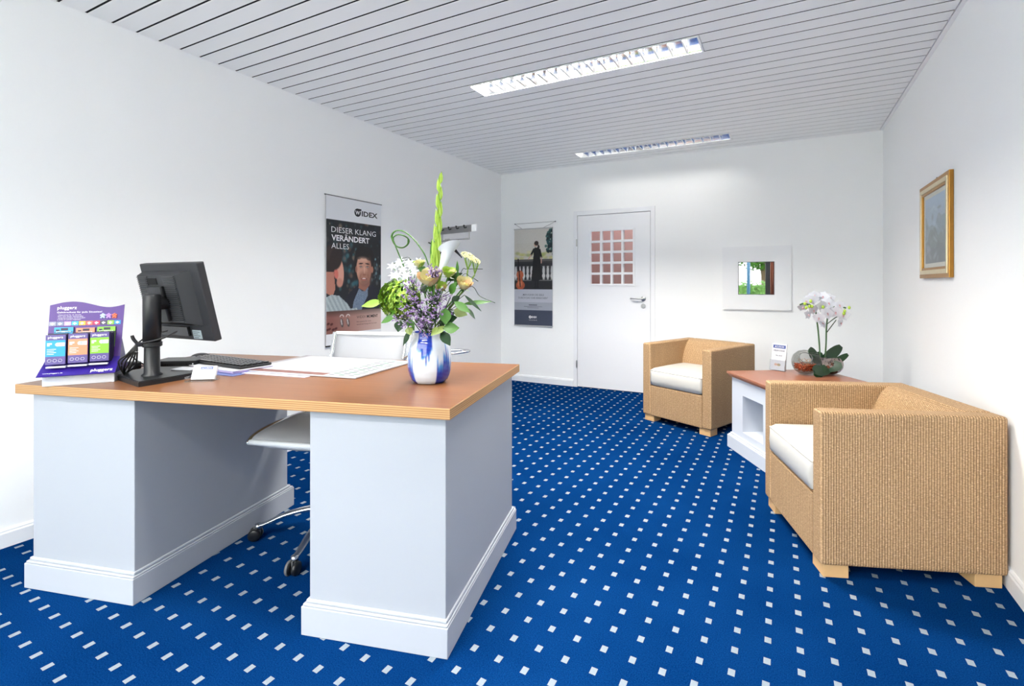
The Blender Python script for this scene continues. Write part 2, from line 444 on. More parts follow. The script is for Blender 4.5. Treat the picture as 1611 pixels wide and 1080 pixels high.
# ceiling: dark void above separate metal slats
ce = struct('ceiling')
bx('backing', (XL, XR, YR, YB, HC + .11, HC + .13), M['dark'], ce)
PITCH, J0 = .1035, 2.685
L1 = (-1.90, -.40); L2 = (-1.915, -.415)
sm = {}
def slat(x0, x1, y):
    key = (round(x0, 3), round(x1, 3))
    if key not in sm:
        bm = BM(); L = x1 - x0; ww = PITCH - .0110
        pr = [(0, .006), (.0, .0015), (.0015, 0), (ww - .0015, 0), (ww, .0015), (ww, .006), (ww - .0012, .006), (ww - .0012, .002), (.0012, .002), (.0012, .006)]
        a = [bm.verts.new((0, p, q)) for p, q in pr]; b = [bm.verts.new((L, p, q)) for p, q in pr]
        for i in range(len(pr)): bm.faces.new((a[i], b[i], b[(i + 1) % len(pr)], a[(i + 1) % len(pr)]))
        bmesh.ops.recalc_face_normals(bm, faces=bm.faces[:])
        o = obj('slat', bm, M['slat'], ce); sm[key] = o.data
    else:
        o = bpy.data.objects.new('slat', sm[key]); COL.objects.link(o); o.parent = ce
    o.location = (x0, y, HC)
jm = {}
def joint(x0, x1, y):
    key = (round(x0, 3), round(x1, 3))
    if key not in jm:
        bm = BM(); box(bm, 0, x1 - x0, -.0112, .0002, .0030, .0060); o = obj('joint', bm, M['dark'], ce); jm[key] = o.data
    else:
        o = bpy.data.objects.new('joint', jm[key]); COL.objects.link(o); o.parent = ce
    o.location = (x0, y, HC)
k = -41
while J0 + k * PITCH < YB - .01:
    y = J0 + k * PITCH
    if y > YR - .11:
        if k in (1, -17, -35): joint(XL + .002, L1[0], y); joint(L1[1], XR - .028, y)
        elif k == 19: joint(XL + .002, L2[0], y); joint(L2[1], XR - .028, y)
        else: joint(XL + .002, XR - .028, y)
        if k in (0, 1, -18, -17, -36, -35): slat(XL + .002, L1[0], y); slat(L1[1], XR - .028, y)
        elif k in (18, 19): slat(XL + .002, L2[0], y); slat(L2[1], XR - .028, y)
        else: slat(XL + .002, XR - .028, y)
    k += 1
tr = bx('trim_1', (XR - .024, XR, YR, YB, HC - .004, HC + .02), M['slat'], bev=.002); tr['kind'] = 'structure'
tr = bx('trim_2', (XL, XR - .024, YB - .012, YB, HC - .002, HC + .02), M['slat']); tr['kind'] = 'structure'
tr = bx('trim_3', (XL, XL + .003, YR, YB, HC - .003, HC + .02), M['slat']); tr['kind'] = 'structure'

# baseboards
def baseboard(name, length, loc, rz):
    pr = [(0, 0), (-.014, 0), (-.014, .062), (-.010, .068), (-.010, .074), (-.004, .080), (0, .080)]
    bm = BM(); a = [bm.verts.new((0, p, q)) for p, q in pr]; b = [bm.verts.new((length, p, q)) for p, q in pr]
    for i in range(len(pr)): bm.faces.new((a[i], a[(i + 1) % len(pr)], b[(i + 1) % len(pr)], b[i]))
    bm.faces.new(a); bm.faces.new(list(reversed(b))); bmesh.ops.recalc_face_normals(bm, faces=bm.faces[:])
    o = obj(name, bm, M['white'], loc=loc, rot=(0, 0, rz)); o['kind'] = 'structure'
baseboard('baseboard_back', DX0 - .043 - XL, (XL, YB, 0), 0)
baseboard('baseboard_back_right', XR - DX1 - .043, (DX1 + .043, YB, 0), 0)
baseboard('baseboard_left', YB - YR, (XL, YR, 0), PI / 2)
baseboard('baseboard_right', YB - YR, (XR, YB, 0), -PI / 2)

# door
dr = struct('door_1', (0, YB, 0))
bm = BM()   # casing
box(bm, DX0 - .04, DX0 + .005, -.012, .10, 0, DZ1 + .045, bev=.003); box(bm, DX1 - .005, DX1 + .04, -.012, .10, 0, DZ1 + .045, bev=.003)
box(bm, DX0 + .005, DX1 - .005, -.012, .10, DZ1 - .005, DZ1 + .045, bev=.003)
obj('door_frame', bm, M['door'], dr)
# leaf in four pieces round the glazed opening
GX0, GX1, GZ0, GZ1 = -1.910, -1.425, 1.155, 1.742
y0, y1 = -.006, .034
bm = BM()
lx0, lx1 = DX0 + .009, DX1 - .009
for q in ((lx0, GX0, .008, DZ1 - .009), (GX1, lx1, .008, DZ1 - .009), (GX0, GX1, .008, GZ0), (GX0, GX1, GZ1, DZ1 - .009)): box(bm, q[0], q[1], y0, y1, q[2], q[3])
leaf = obj('door_leaf', bm, M['door'], dr)
bm = BM()
for q in ((GX0 - .018, GX1 + .018, GZ1 - .006, GZ1 + .016), (GX0 - .018, GX1 + .018, GZ0 - .016, GZ0 + .006), (GX0 - .018, GX0 + .006, GZ0, GZ1), (GX1 - .006, GX1 + .018, GZ0, GZ1)):
    box(bm, q[0], q[1], -.013, -.006, q[2], q[3], bev=.002)
obj('glazing_bead', bm, M['door'], dr)
cw, ch = (GX1 - GX0) / 4, (GZ1 - GZ0) / 5; mb = .0125
for i in range(1, 4): bx('muntin', (GX0 + i * cw - mb, GX0 + i * cw + mb, -.008, .034, GZ0, GZ1), M['door'], dr)
for j in range(1, 5): bx('muntin', (GX0, GX1, -.0085, .0335, GZ0 + j * ch - mb, GZ0 + j * ch + mb), M['door'], dr)
for i in range(4):
    for j in range(5): bx('pane', (GX0 + i * cw + mb, GX0 + (i + 1) * cw - mb, .020, .024, GZ0 + j * ch + mb, GZ0 + (j + 1) * ch - mb), M['glass'], dr)
hx, hz = -1.318, 1.003
bm = BM(); lathe(bm, [(0, 0), (.026, 0), (.026, .007), (.023, .009), (0, .009)], 24, (hx, y0, hz), 'y', False)
tube(bm, [(hx, y0 - .006, hz), (hx, y0 - .05, hz)], .0085, 12)
tube(bm, spline([(hx + .008, y0 - .048, hz), (hx - .02, y0 - .052, hz), (hx - .125, y0 - .050, hz)], 4), .009, 12)
obj('door_handle', bm, M['steel'], dr, smooth=True)
bm = BM(); lathe(bm, [(0, 0), (.025, 0), (.025, .007), (.022, .009), (0, .009)], 24, (hx, y0, hz - .077), 'y', False)
box(bm, hx - .005, hx + .005, y0 - .014, y0 - .006, hz - .092, hz - .066, bev=.002)
obj('lock', bm, M['steel'], dr)
for hzz in (1.62, .26, 1.0):
    if hzz == 1.0: continue
    bm = BM(); tube(bm, [(DX0 - .002 + .004, -.018, hzz - .04), (DX0 + .002, -.018, hzz + .04)], .008, 10); obj('hinge', bm, M['steel'], dr)
# corridor beyond the door glass
co = struct('wall_corridor')
M['corr'] = mat('dusky_rose_plaster', srgb(168, 132, 130), .8)
bx('plaster', (-3.0, -.4, YB + 1.15, YB + 1.2, 0, 2.6), M['corr'], co)
bx('plaster', (-3.0, -2.9, YB + .14, YB + 1.15, 0, 2.6), M['corr'], co)
bx('plaster', (-.5, -.4, YB + .14, YB + 1.15, 0, 2.6), M['corr'], co)
bx('plaster', (-3.0, -.4, YB + .14, YB + 1.2, 2.6, 2.65), M['white'], co)
bx('plaster', (-3.0, -.4, YB + .14, YB + 1.2, -.05, 0), M['corr'], co)
area('corridor_fill_light', (-1.7, YB + .65, 2.5), (0, 0, 0), .9, .3, 7, (1, .95, .92))  # unseen area light added to brighten the corridor behind the door panes

cu0 = thing('curtain', 'salmon coloured curtain beside the shop window, seen at the edge of the wall mirror', 'curtain', (0, 0, 0))
bm = BM(); ra = []
for i in range(61):
    x = -.235 + .30 * i / 60; y = YR + .07 + .03 * math.sin(i * .9)
    ra.append((bm.verts.new((x, y, .03)), bm.verts.new((x, y, 2.42)), bm.verts.new((x, y - .004, 2.42)), bm.verts.new((x, y - .004, .03))))
for a, b in zip(ra, ra[1:]):
    for j in range(4): bm.faces.new((a[j], b[j], b[(j + 1) % 4], a[(j + 1) % 4]))
bmesh.ops.recalc_face_normals(bm, faces=bm.faces[:])
obj('cloth', bm, mat('salmon_cloth', srgb(186, 120, 98), .9), cu0, smooth=True)
bm = BM(); tube(bm, [(-.26, YR + .07, 2.43), (.09, YR + .07, 2.43)], .012, 10); obj('rod', bm, M['steel'], cu0)

# what the shop window looks out on (seen in the wall mirror)
M['leafy'] = mat('hedge_leaf', srgb(70, 110, 40), .6, noise=(9, .5))
M['lawn'] = mat('lawn_green', srgb(70, 112, 42), .9, noise=(4, .3))
M['pave'] = mat('pale_paving', srgb(196, 188, 180), .9, noise=(3, .15))
g = bx('terrace', (-9, 8, YR - 14, YR - .13, -.12, -.06), M['pave']); g['kind'] = 'structure'
g = bx('lawn', (-9, 8, YR - 14, YR - 3.2, -.06, -.02), M['lawn']); g['kind'] = 'structure'
def leafy(name, n, fn, size, label, cat, m):
    P = []; F = []
    for i in range(n):
        c, nn = fn(); nn = Vector(nn).normalized(); _, s, u = frame_of(nn)
        a = random.random() * PI; d = s * math.cos(a) + u * math.sin(a); e = nn.cross(d)
        k = size * (.7 + .6 * random.random()); b = len(P); c = Vector(c)
        P += [c - d * k, c + e * k * .45, c + d * k, c - e * k * .45]; F.append((b, b + 1, b + 2, b + 3))
    return P, [], F
def hedge(x0, x1, y, h, label):
    t_ = thing('hedge', label, 'hedge', (0, 0, -.03))
    bx('hedge_core', (x0 + .1, x1 - .1, y - .5, y, 0, h - .1), M['leafy'], t_, bev=.05)
    def f():
        x = random.uniform(x0, x1)
        if random.random() < .7: return (x, y + .04 + random.uniform(-.05, .08), random.uniform(0, h)), (random.uniform(-.6, .6), 1, random.uniform(-.2, .8))
        return (x, random.uniform(y - .5, y), h + random.uniform(-.1, .05)), (random.uniform(-.5, .5), .3, 1)
    o = obj('foliage', leafy('f', 2600, f, .06, '', '', None), M['leafy'], t_, uv=False); o['kind'] = 'stuff'
hedge(-4.5, 3.0, YR - 4.4, 1.25, 'clipped green hedge across the lawn outside, seen in the wall mirror')
tt = thing('garden_tree', 'leafy green tree outside behind the hedge, seen in the wall mirror', 'tree', (-.7, YR - 8.5, -.03))
bm = BM(); tube(bm, [(0, 0, 0), (.1, 0, 1.2), (0, 0, 2.4), (.1, 0, 3.2)], [.16, .13, .1, .05], 10); obj('trunk', bm, mat('bark', srgb(88, 70, 54), .9), tt, smooth=True)
def f():
    v = Vector((random.gauss(0, 1), random.gauss(0, 1), random.gauss(0, 1))).normalized() * random.uniform(.6, 1.0)
    return (v.x * 1.7, v.y * 1.4, 3.0 + v.z * 1.35), v + Vector((0, 0, .3))
o = obj('foliage', leafy('f', 2600, f, .13, '', '', None), M['leafy'], tt, uv=False); o['kind'] = 'stuff'
sp = thing('sign_post', 'blue and white sign post on the lawn outside, seen in the wall mirror', 'sign', (-.83, YR - 2.6, -.06))
bm = BM(); tube(bm, [(0, 0, 0), (0, 0, 2.5)], .045, 12); obj('pole', bm, mat('blue_pole_paint', srgb(30, 74, 104), .4), sp, smooth=True)
bx('sign_board', (-.10, .10, .046, .06, 1.85, 2.25), M['white_ink'], sp, bev=.01)

# ================================================================== CEILING LIGHTS
def ceiling_light(x0, x1, y0, label, watts):
    L, W = x1 - x0, 2 * PITCH - .006
    t_ = thing('ceiling_light', label, 'ceiling light', (x0, y0, HC), group='louvred lights set in the slatted ceiling')
    bm = BM()
    for q in ((0, L, 0, .012), (0, L, W - .012, W), (0, .014, .012, W - .012), (L - .014, L, .012, W - .012)): box(bm, q[0] + .003 * (q[0] == 0), q[1] - .003 * (q[1] == L), q[2], q[3], -.003, .09)
    obj('housing', bm, M['slat'], t_)
    bx('back_plate', (.003, L - .003, 0, W, .09, .094), M['white'], t_)
    for s in (0, 1):
        bm = BM(); pr = [(.014, 0), (.024, .03), (.045, .062), (.07, .088)]
        ys = [p if s == 0 else W - p for p, _ in pr]
        a = [bm.verts.new((.015, y, z)) for y, (_, z) in zip(ys, pr)]; b = [bm.verts.new((L - .015, y, z)) for y, (_, z) in zip(ys, pr)]
        for i in range(3): bm.faces.new((a[i], b[i], b[i + 1], a[i + 1]))
        obj('reflector', bm, M['louvre'], t_, smooth=True)
    n = 17; step = (L - .03) / (n + 1)
    bl = None
    for i in range(n):
        if bl is None:
            bm = BM()
            f = [(-.0022, .014, 0), (-.0022, W - .014, 0), (-.0022, W - .036, .045), (-.0022, .036, .045)]
            k = [bm.verts.new(p) for p in f]; q = [bm.verts.new((-p[0] * (3.0 if p[2] == 0 else .6), p[1], p[2])) for p in f]
            bm.faces.new(k); bm.faces.new(list(reversed(q)))
            for j in range(4): bm.faces.new((k[j], k[(j + 1) % 4], q[(j + 1) % 4], q[j]))
            bmesh.ops.recalc_face_normals(bm, faces=bm.faces[:])
            o = obj('louvre_blade', bm, M['louvre'], t_); bl = o.data
        else: o = bpy.data.objects.new('louvre_blade', bl); COL.objects.link(o); o.parent = t_
        o.location = (.015 + step * (i + 1), 0, 0)
    bm = BM(); tube(bm, [(.03, W / 2, .070), (L - .03, W / 2, .070)], .013, 14); obj('fluorescent_tube', bm, M['tube'], t_, smooth=True)
    area('lamp', (L / 2, W / 2, .052), (0, 0, 0), L - .08, .05, watts, (1, .965, .90), parent=t_)
ceiling_light(L1[0], L1[1], J0, 'louvred fluorescent ceiling light nearer the camera, glowing bright white', LAMP_W * 1.05)
ceiling_light(L2[0], L2[1], J0 + 18 * PITCH, 'louvred fluorescent ceiling light nearer the door wall, in front of the far wall', LAMP_W * .035)
ceiling_light(L1[0], L1[1], J0 - 18 * PITCH, 'added unseen fill light above the desk, built as a louvred ceiling light', LAMP_W * .42)  # extra fixture added out of view to fill the desk and left wall
ceiling_light(L1[0], L1[1], J0 - 36 * PITCH, 'added unseen fill light nearest the shop window, built as a louvred ceiling light', LAMP_W * .8)  # second added fixture behind the camera, there for more fill in the room

# ================================================================== DESK
ZT = .78
DA = .2533
DW, DD = 1.752, .832
desk = thing('desk', 'large desk with orange-brown wooden top on two white panelled pedestals', 'desk', (-.905, 1.187, 0), DA)
bm = BM(); box(bm, -DW, 0, 0, DD, ZT - .035, ZT, bev=.0012, seg=1)
for f in bm.faces:
    f.material_index = 0 if f.normal.z > .5 or f.calc_center_median().z > ZT - .0005 else 1
bm.normal_update()
for f in bm.faces: f.material_index = 0 if f.normal.z > .9 else 1
obj('worktop', bm, [M['worktop'], M['ply']], desk)
for (u0, u1) in ((-.532, -.016), (-1.738, -1.222)):
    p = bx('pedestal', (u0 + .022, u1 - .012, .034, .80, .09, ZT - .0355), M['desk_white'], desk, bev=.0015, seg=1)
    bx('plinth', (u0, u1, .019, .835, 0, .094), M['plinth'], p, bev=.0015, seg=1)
    bm = BM(); box(bm, u0 + .004, u1 - .002, .022, .83, .094, .102, bev=.003); box(bm, u0 + .012, u1 - .006, .028, .815, .102, .114, bev=.004)
    obj('moulding', bm, M['plinth'], p)
def dk(u, v, z=ZT): return (-.905 + math.cos(DA) * u - math.sin(DA) * v, 1.187 + math.sin(DA) * u + math.cos(DA) * v, z)

# ================================================================== MONITOR
mon = thing('computer_monitor', 'black flat monitor seen from behind, leaning on a round pole stand on the desk', 'monitor', (-2.228, 1.020, ZT))
ox, oy = 2.228, -1.020
base = [(-2.359, .961), (-2.118, .927), (-2.118, .982), (-2.122, 1.036), (-2.130, 1.106), (-2.163, 1.168), (-2.325, 1.209), (-2.445, 1.126), (-2.438, 1.043)]
bm = BM(); prism(bm, [(x + ox, y + oy) for x, y in base], 0, .020)
bmesh.ops.bevel(bm, geom=[e for e in bm.edges if abs(e.verts[0].co.z - .02) < 1e-5 and abs(e.verts[1].co.z - .02) < 1e-5], offset=.003, segments=2, affect='EDGES')
obj('stand_base', bm, M['black'], mon)
bm = BM(); lathe(bm, [(.034, .019), (.034, .024), (.026, .030), (.025, .14)], 28, cap_bottom=False); obj('pole', bm, M['black'], mon, smooth=True)
bm = BM(); lathe(bm, [(.024, .132), (.0295, .132), (.0295, .334), (.027, .338), (0, .338)], 28, cap_bottom=False); sl = obj('pole_sleeve', bm, M['black'], mon, smooth=True)
bm = BM(); lathe(bm, [(.0295, .134), (.033, .135), (.033, .150), (.0295, .151)], 28, cap_bottom=False); box(bm, -.050, -.028, -.014, .010, .136, .150, bev=.003)
obj('cable_clip', bm, M['black'], mon, smooth=False, rot=(0, 0, 1.152))
TILT, MY = .2247, .047
head = bpy.data.objects.new('screen_housing', None)
MW, MH = .385, .325
bm = BM(); box(bm, -MW / 2, MW / 2, 0, .030, -MH / 2, MH / 2, bev=.004)
head = obj('screen_housing', bm, M['blackmat'], mon, loc=(-2.243 + ox, 1.112 + oy, 1.0846 - ZT), rot=(TILT, 0, MY))
bm = BM()   # tapered rear cover
x0, x1, zz0, zz1 = -.172, .142, -.098, .132
a = [bm.verts.new(p) for p in ((x0, 0, zz0), (x1, 0, zz0), (x1, 0, zz1), (x0, 0, zz1))]
b = [bm.verts.new(p) for p in ((x0 + .012, -.034, zz0 + .02), (x1 - .046, -.034, zz0 + .02), (x1 - .046, -.034, zz1 - .012), (x0 + .012, -.034, zz1 - .012))]
for i in range(4): bm.faces.new((a[i], a[(i + 1) % 4], b[(i + 1) % 4], b[i]))
bm.faces.new(b); bmesh.ops.recalc_face_normals(bm, faces=bm.faces[:])
cov = obj('rear_cover', bm, M['blackmat'], head)
bm = BM()
for i in range(24):
    z = zz0 + .026 + i * .0080
    for (p, q) in ((x0 + .016, -.088), (.016, x1 - .052)):
        box(bm, p, q, -.0392, -.034, z, z + .0034)
o = obj('vent_ribs', bm, mat('rib_plastic', (.045, .047, .053), .45), head); o['kind'] = 'stuff'
bx('port_recess', (-.13, .05, -.012, .0, -.142, -.104), M['black_gloss'], head)
bx('carrying_grip', (-.105, -.030, -.0370, -.033, .082, .108), M['dark'], head, bev=.001)
bx('mounting_plate', (-.086, .012, -.050, -.034, -.070, .076), M['black'], head, bev=.004)
bm = BM(); lathe(bm, [(0, .052), (.032, .052), (.034, .058), (.034, .072), (.022, .078), (0, .078)], 28, (-.034, 0, .012), 'y', False); obj('hinge', bm, M['black_gloss'], head, smooth=True)
st = bx('sticker', (.062, .118, -.0012, 0, -.155, -.118), mat('silver_grey_sticker', srgb(150, 165, 172), .4), head)
bm = BM()
for i in range(4): box(bm, .066, .066 + .03 + .012 * (i % 2), -.0016, -.0012, -.151 + i * .008, -.149 + i * .008)
obj('lettering', bm, M['ink'], st) if False else (obj('sticker_print', bm, M['ink'], head))
bm = BM(); tube(bm, spline([(0, .0, .300), (-.005, .028, .302), (-.012, .065, .300)], 4), .024, 16); obj('swivel_arm', bm, M['black'], mon, smooth=True)
M['cable'] = mat('black_cable', (.010, .010, .011), .35)
LF = Vector((-.41, -.91, 0))
def lf(k, z, dx=0, dy=0): return LF * k + Vector((dx, dy, z))
bm = BM()
tube(bm, spline([(.118, .030, .196), (.100, -.01, .172), (.050, -.045, .156), (.0, -.050, .150), lf(.044, .146), lf(.050, .143)], 8), .0036, 8)
tube(bm, spline([(-.01, .06, .190), (-.03, .0, .17), lf(.048, .145)], 6), .003, 8)
obj('signal_cable', bm, M['cable'], mon, smooth=True)
ends = [(-.26, .04, .006), (-.31, .06, .010), (-.23, .10, .006), (-.20, .05, .012), (-.34, .09, .02), (-.28, .02, .005)]
for i, e in enumerate(ends):
    k = .005 * (i - 2.5)
    bm = BM(); tube(bm, spline([lf(.046, .146), lf(.060 + k * 1.2, .108), lf(.058 + k * 2.0, .056 + .004 * i, -.045), lf(.036 + k * 1.2, .022, -.11 + k * 2), e], 8), .0030, 8)
    obj('hanging_cable', bm, M['cable'], mon, smooth=True)
bm = BM(); tube(bm, spline([lf(.046, .150), lf(.056, .166), lf(.060, .180)], 4), .006, 8); obj('cable_plug', bm, M['cable'], mon, smooth=True)

# black box behind the monitor stand, cables lying beside it
sw = thing('network_box', 'flat black device box with a slotted front edge behind the monitor pole', 'device', (-2.49, 1.157, ZT), math.atan2(.101, .019 + .001) - .0)
sw.rotation_euler = (0, 0, .62); sw.location = (-2.43, 1.215, ZT)
bm = BM(); box(bm, -.11, .07, -.005, .12, .003, .034, bev=.003); obj('casing', bm, M['black'], sw)
bm = BM()
for i in range(20): box(bm, -.10 + i * .007, -.0965 + i * .007, -.0062, -.005, .014, .022)
o = obj('vent_slots', bm, M['dark'], sw); o['kind'] = 'stuff'
bx('indicator', (.058, .062, -.0064, -.005, .018, .022), M['white_ink'], sw)
for q in ((-.1, .01), (.06, .01), (-.1, .1), (.06, .1)):
    bx('rubber_foot', (q[0] - .006, q[0] + .006, q[1] - .006, q[1] + .006, 0, .003), M['grey_rubber'], sw)
ad = thing('power_adapter', 'black power adapter leaning among cables behind the purple display', 'adapter', (-2.60, 1.10, ZT), .5)
bx('casing', (-.045, .045, -.02, .02, .0, .034), M['black'], ad, bev=.006)
bm = BM(); tube(bm, spline([(.045, 0, .015), (.06, .02, .012), (.08, .01, .006), (.09, .03, .006)], 6), .003, 8); tube(bm, spline([(-.045, 0, .015), (-.07, .03, .02), (-.04, .06, .05), (.0, .05, .03), (.03, .06, .008)], 6), .003, 8); obj('cable', bm, M['cable'], ad, smooth=True)

# mouse, keyboard, papers
ms = thing('computer_mouse', 'small black computer mouse beyond the far end of the keyboard', 'mouse', (-2.585, 1.395, ZT), .3)
bm = BM(); blob(bm, (0, 0, .014), .03, 3, (1.9, 1.1, .75))
for v in bm.verts: v.co.z = max(v.co.z, 0)
obj('shell', bm, M['black'], ms, smooth=True)
bx('scroll_wheel', (.020, .034, -.003, .003, .028, .034), M['grey_rubber'], ms, bev=.002)
bk = thing('ring_binder', 'thin white folder lying flat under the black keyboard', 'folder', (-2.325, 1.315, ZT), -.02)
bx('cover', (-.25, .27, -.08, .10, .012, .015), M['paper'], bk)
bx('pages', (-.245, .265, -.076, .096, .003, .012), mat('lilac_page_edges', srgb(196, 180, 214), .7), bk)
bx('cover', (-.25, .27, -.08, .10, 0, .003), mat('blue_folder_back', srgb(70, 84, 150), .5), bk)
kb = thing('keyboard', 'black computer keyboard lying on the white folder', 'keyboard', (-2.295, 1.325, ZT + .0155), -.03)
bx('casing', (-.235, .235, -.055, .085, 0, .012), M['black'], kb, bev=.004)
km = None
for r in range(5):
    xx = -.225
    for c in range(18):
        wd = .0225
        if r == 0 and 4 <= c <= 8:
            if c > 4: continue
            wd = .0225 * 5 + .003 * 4
        x = xx + c * .0255
        if km is None or wd > .03:
            bm = BM(); box(bm, 0, wd, 0, .020, 0, .006, bev=.002); o = obj('key', bm, M['black_gloss'], kb)
            if wd < .03: km = o.data
        else: o = bpy.data.objects.new('key', km); COL.objects.link(o); o.parent = kb
        o.location = (x, -.048 + r * .0255, .012)
wc = thing('notepad', 'small white notepad lying on the monitor base behind the card holder', 'notepad', (-2.245, 1.150, ZT + .0215), .30)
bx('pages', (-.045, .045, -.028, .028, 0, .004), M['paper'], wc)
# transparent mat and desk pad
tm = thing('desk_mat', 'grey translucent desk mat under the large paper pad', 'desk mat', (-2.13, 1.285, ZT), .165)
bx('mat_sheet', (-.05, .50, .06, .46, 0, .0015), mat('grey_translucent_mat', srgb(150, 146, 150), .35), tm, bev=.0005)
dpad = thing('desk_pad', 'large white paper desk pad with printed calendar columns beside the vase', 'desk pad', (-2.114, 1.288, ZT + .002), .168)
PW, PH = .60, .415
bx('pages', (0, PW, 0, PH, 0, .005), mat('matt_pad_paper', srgb(184, 186, 193), .7), dpad)
bm = BM()
for i in range(13):
    for j in range(3):
        yy = .02 + i * .030
        L_ = .028 + .012 * ((i * 7 + j * 3) % 3) / 2
        box(bm, .450 + j * .048, .450 + j * .048 + L_, yy, yy + (.014 if j != 1 else .019), .005, .0053, mi=(i + j) % 2)
obj('calendar_print', bm, [M['grey_ink'], mat('green_print', srgb(84, 116, 100), .6)], dpad)
bx('cover_band', (.05, .44, .005, .05, .005, .0056), mat('brown_print', srgb(120, 84, 78), .5), dpad)
br = thing('brochure', 'white and lilac brochure sticking out from under the front of the desk pad', 'brochure', (-2.125, 1.255, ZT), .16)
bx('pages', (-.02, .40, 0, .028, 0, .0018), mat('lilac_brochure', srgb(205, 204, 226), .45), br)
br2 = thing('leaflet', 'dark blue leaflet edge lying between the card holder and the desk pad', 'leaflet', (-2.185, 1.185, ZT), .12)
bx('pages', (0, .17, 0, .055, 0, .002), mat('blue_leaflet', srgb(96, 108, 160), .4), br2)

# business card holder
ch_ = thing('business_card_holder', 'clear acrylic holder with white business cards at the front of the desk', 'card holder', (-2.035, 1.100, ZT), .60)
bm = BM(); box(bm, -.048, .048, -.026, .026, 0, .002); box(bm, -.048, .048, -.030, -.027, 0, .016)
for s in (-1, 1): box(bm, s * .048 - .001, s * .048 + .001, -.028, .028, 0, .020)
obj('acrylic_tray', bm, M['acryl'], ch_)
mm = Matrix.Translation((0, .004, .004)) @ Matrix.Rotation(-.42, 4, 'X')
bm = BM(); box(bm, -.047, .047, .0065, .0085, 0, .058, M4=mm); obj('back_plate', bm, M['acryl'], ch_)
cd = obj('business_cards', (lambda b: (box(b, -.0425, .0425, -.004, .006, 0, .054, M4=mm), b)[1])(BM()), M['paper'], ch_)
def on_card(x, z): p = mm @ Vector((x, -.0046, z)); return (p.x, p.y, p.z)
bm = BM(); box(bm, -.014, .030, -.0046, -.004, .040, .050, M4=mm); obj('logo_plate', bm, M['navy_ink'], cd)
text('lettering', 'ACUSION', M['white_ink'], cd, 0, 0, .0052, .038, .01, rot=(-.42, 0, 0), loc3=on_card(-.011, .0424)).location.y -= .001
bm = BM(); box(bm, -.036, -.006, -.0043, -.004, .012, .013, M4=mm); box(bm, -.036, -.012, -.0043, -.004, .008, .009, M4=mm); obj('small_print', bm, M['grey_ink'], cd)

# ================================================================== PURPLE COUNTER DISPLAY
dang = math.radians(53.6)
ds = thing('counter_display', 'purple cardboard counter display with wavy top on a white box, at the desk corner', 'display stand', (-2.443, .772, ZT), dang)
bx('base_box', (0, .206, 0, .17, 0, .036), M['paper'], ds, bev=.001, seg=1)
purple = srgb(74, 40, 124)
M['purple'] = mat('purple_print_board', purple, .35)
M['indigo'] = mat('indigo_print_board', srgb(46, 26, 128), .32)
# apron: sloping front panel
ap0, ap1 = Vector((0, -.025, .040)), Vector((0, .040, .095))
bm = BM()
q = [(-.008, ap0), (.214, ap0), (.214, ap1), (-.002, ap1)]
nrm = Vector((0, -(ap1 - ap0).z, (ap1 - ap0).y)).normalized()
a = [bm.verts.new((x, p.y, p.z)) for x, p in q]; b = [bm.verts.new((x, p.y - nrm.y * .0025, p.z - nrm.z * .0025)) for x, p in q]
bm.faces.new(a); bm.faces.new(list(reversed(b)))
for i in range(4): bm.faces.new((a[i], b[i], b[(i + 1) % 4], a[(i + 1) % 4]))
bmesh.ops.recalc_face_normals(bm, faces=bm.faces[:])
ap = obj('apron', bm, M['indigo'], ds)
for xs_ in (-.002, .2115):
    bm = BM()
    pts = [(ap0.y + .004, .038), (.14, .038), (.066, .16), (ap1.y, ap1.z - .002)]
    a = [bm.verts.new((xs_, y, z)) for y, z in pts]; b = [bm.verts.new((xs_ + .002, y, z)) for y, z in pts]
    bm.faces.new(a); bm.faces.new(list(reversed(b)))
    for i in range(4): bm.faces.new((a[i], b[i], b[(i + 1) % 4], a[(i + 1) % 4]))
    bmesh.ops.recalc_face_normals(bm, faces=bm.faces[:])
    obj('side_cheek', bm, M['indigo'], ds)
lean = math.atan2(.046, .205)
bbm = Matrix.Translation((0, .040, .095)) @ Matrix.Rotation(-lean, 4, 'X')
BH = .205
top = [(-.006 + .222 * i / 24, BH + .014 * math.sin(PI * min(i / 14, 1)) * (1 if i < 14 else 0) - (.010 * math.sin(PI * (i - 14) / 10) if i >= 14 else 0) + .002) for i in range(25)]
bm = BM(); pts = [(-.002, 0), (.214, 0)] + list(reversed(top))
a = [bm.verts.new(bbm @ Vector((x, 0, z))) for x, z in pts]; b = [bm.verts.new(bbm @ Vector((x, .003, z))) for x, z in pts]
bm.faces.new(a); bm.faces.new(list(reversed(b)))
for i in range(len(pts)): bm.faces.new((a[i], b[i], b[(i + 1) % len(pts)], a[(i + 1) % len(pts)]))
bmesh.ops.recalc_face_normals(bm, faces=bm.faces[:])
bb = obj('backboard', bm, M['purple'], ds)
def on_bb(x, z, y=-.0006): p = bbm @ Vector((x, y, z)); return (p.x, p.y, p.z)
R_ = (-lean, 0, 0)
text('lettering', 'pluggerz', M['white_ink'], bb, 0, 0, .0125, .056, .008, rot=R_, loc3=on_bb(.016, BH - .014))
text('lettering', 'Gehörschutz für jede Situation!', M['white_ink'], bb, 0, 0, .0062, .132, .006, rot=R_, loc3=on_bb(.016, BH - .029))
for i, s in enumerate(['Gehörschutz für alle Zwecke', 'filtert oder dämpft unterschiedlich', 'wiederverwendbar, hautfreundlich', 'in Größen für optimalen Tragekomfort']):
    text('lettering', '· ' + s, M['white_ink'], bb, 0, 0, .0034, .07 + .006 * (i % 3), 0, rot=R_, loc3=on_bb(.017, BH - .038 - i * .0062))
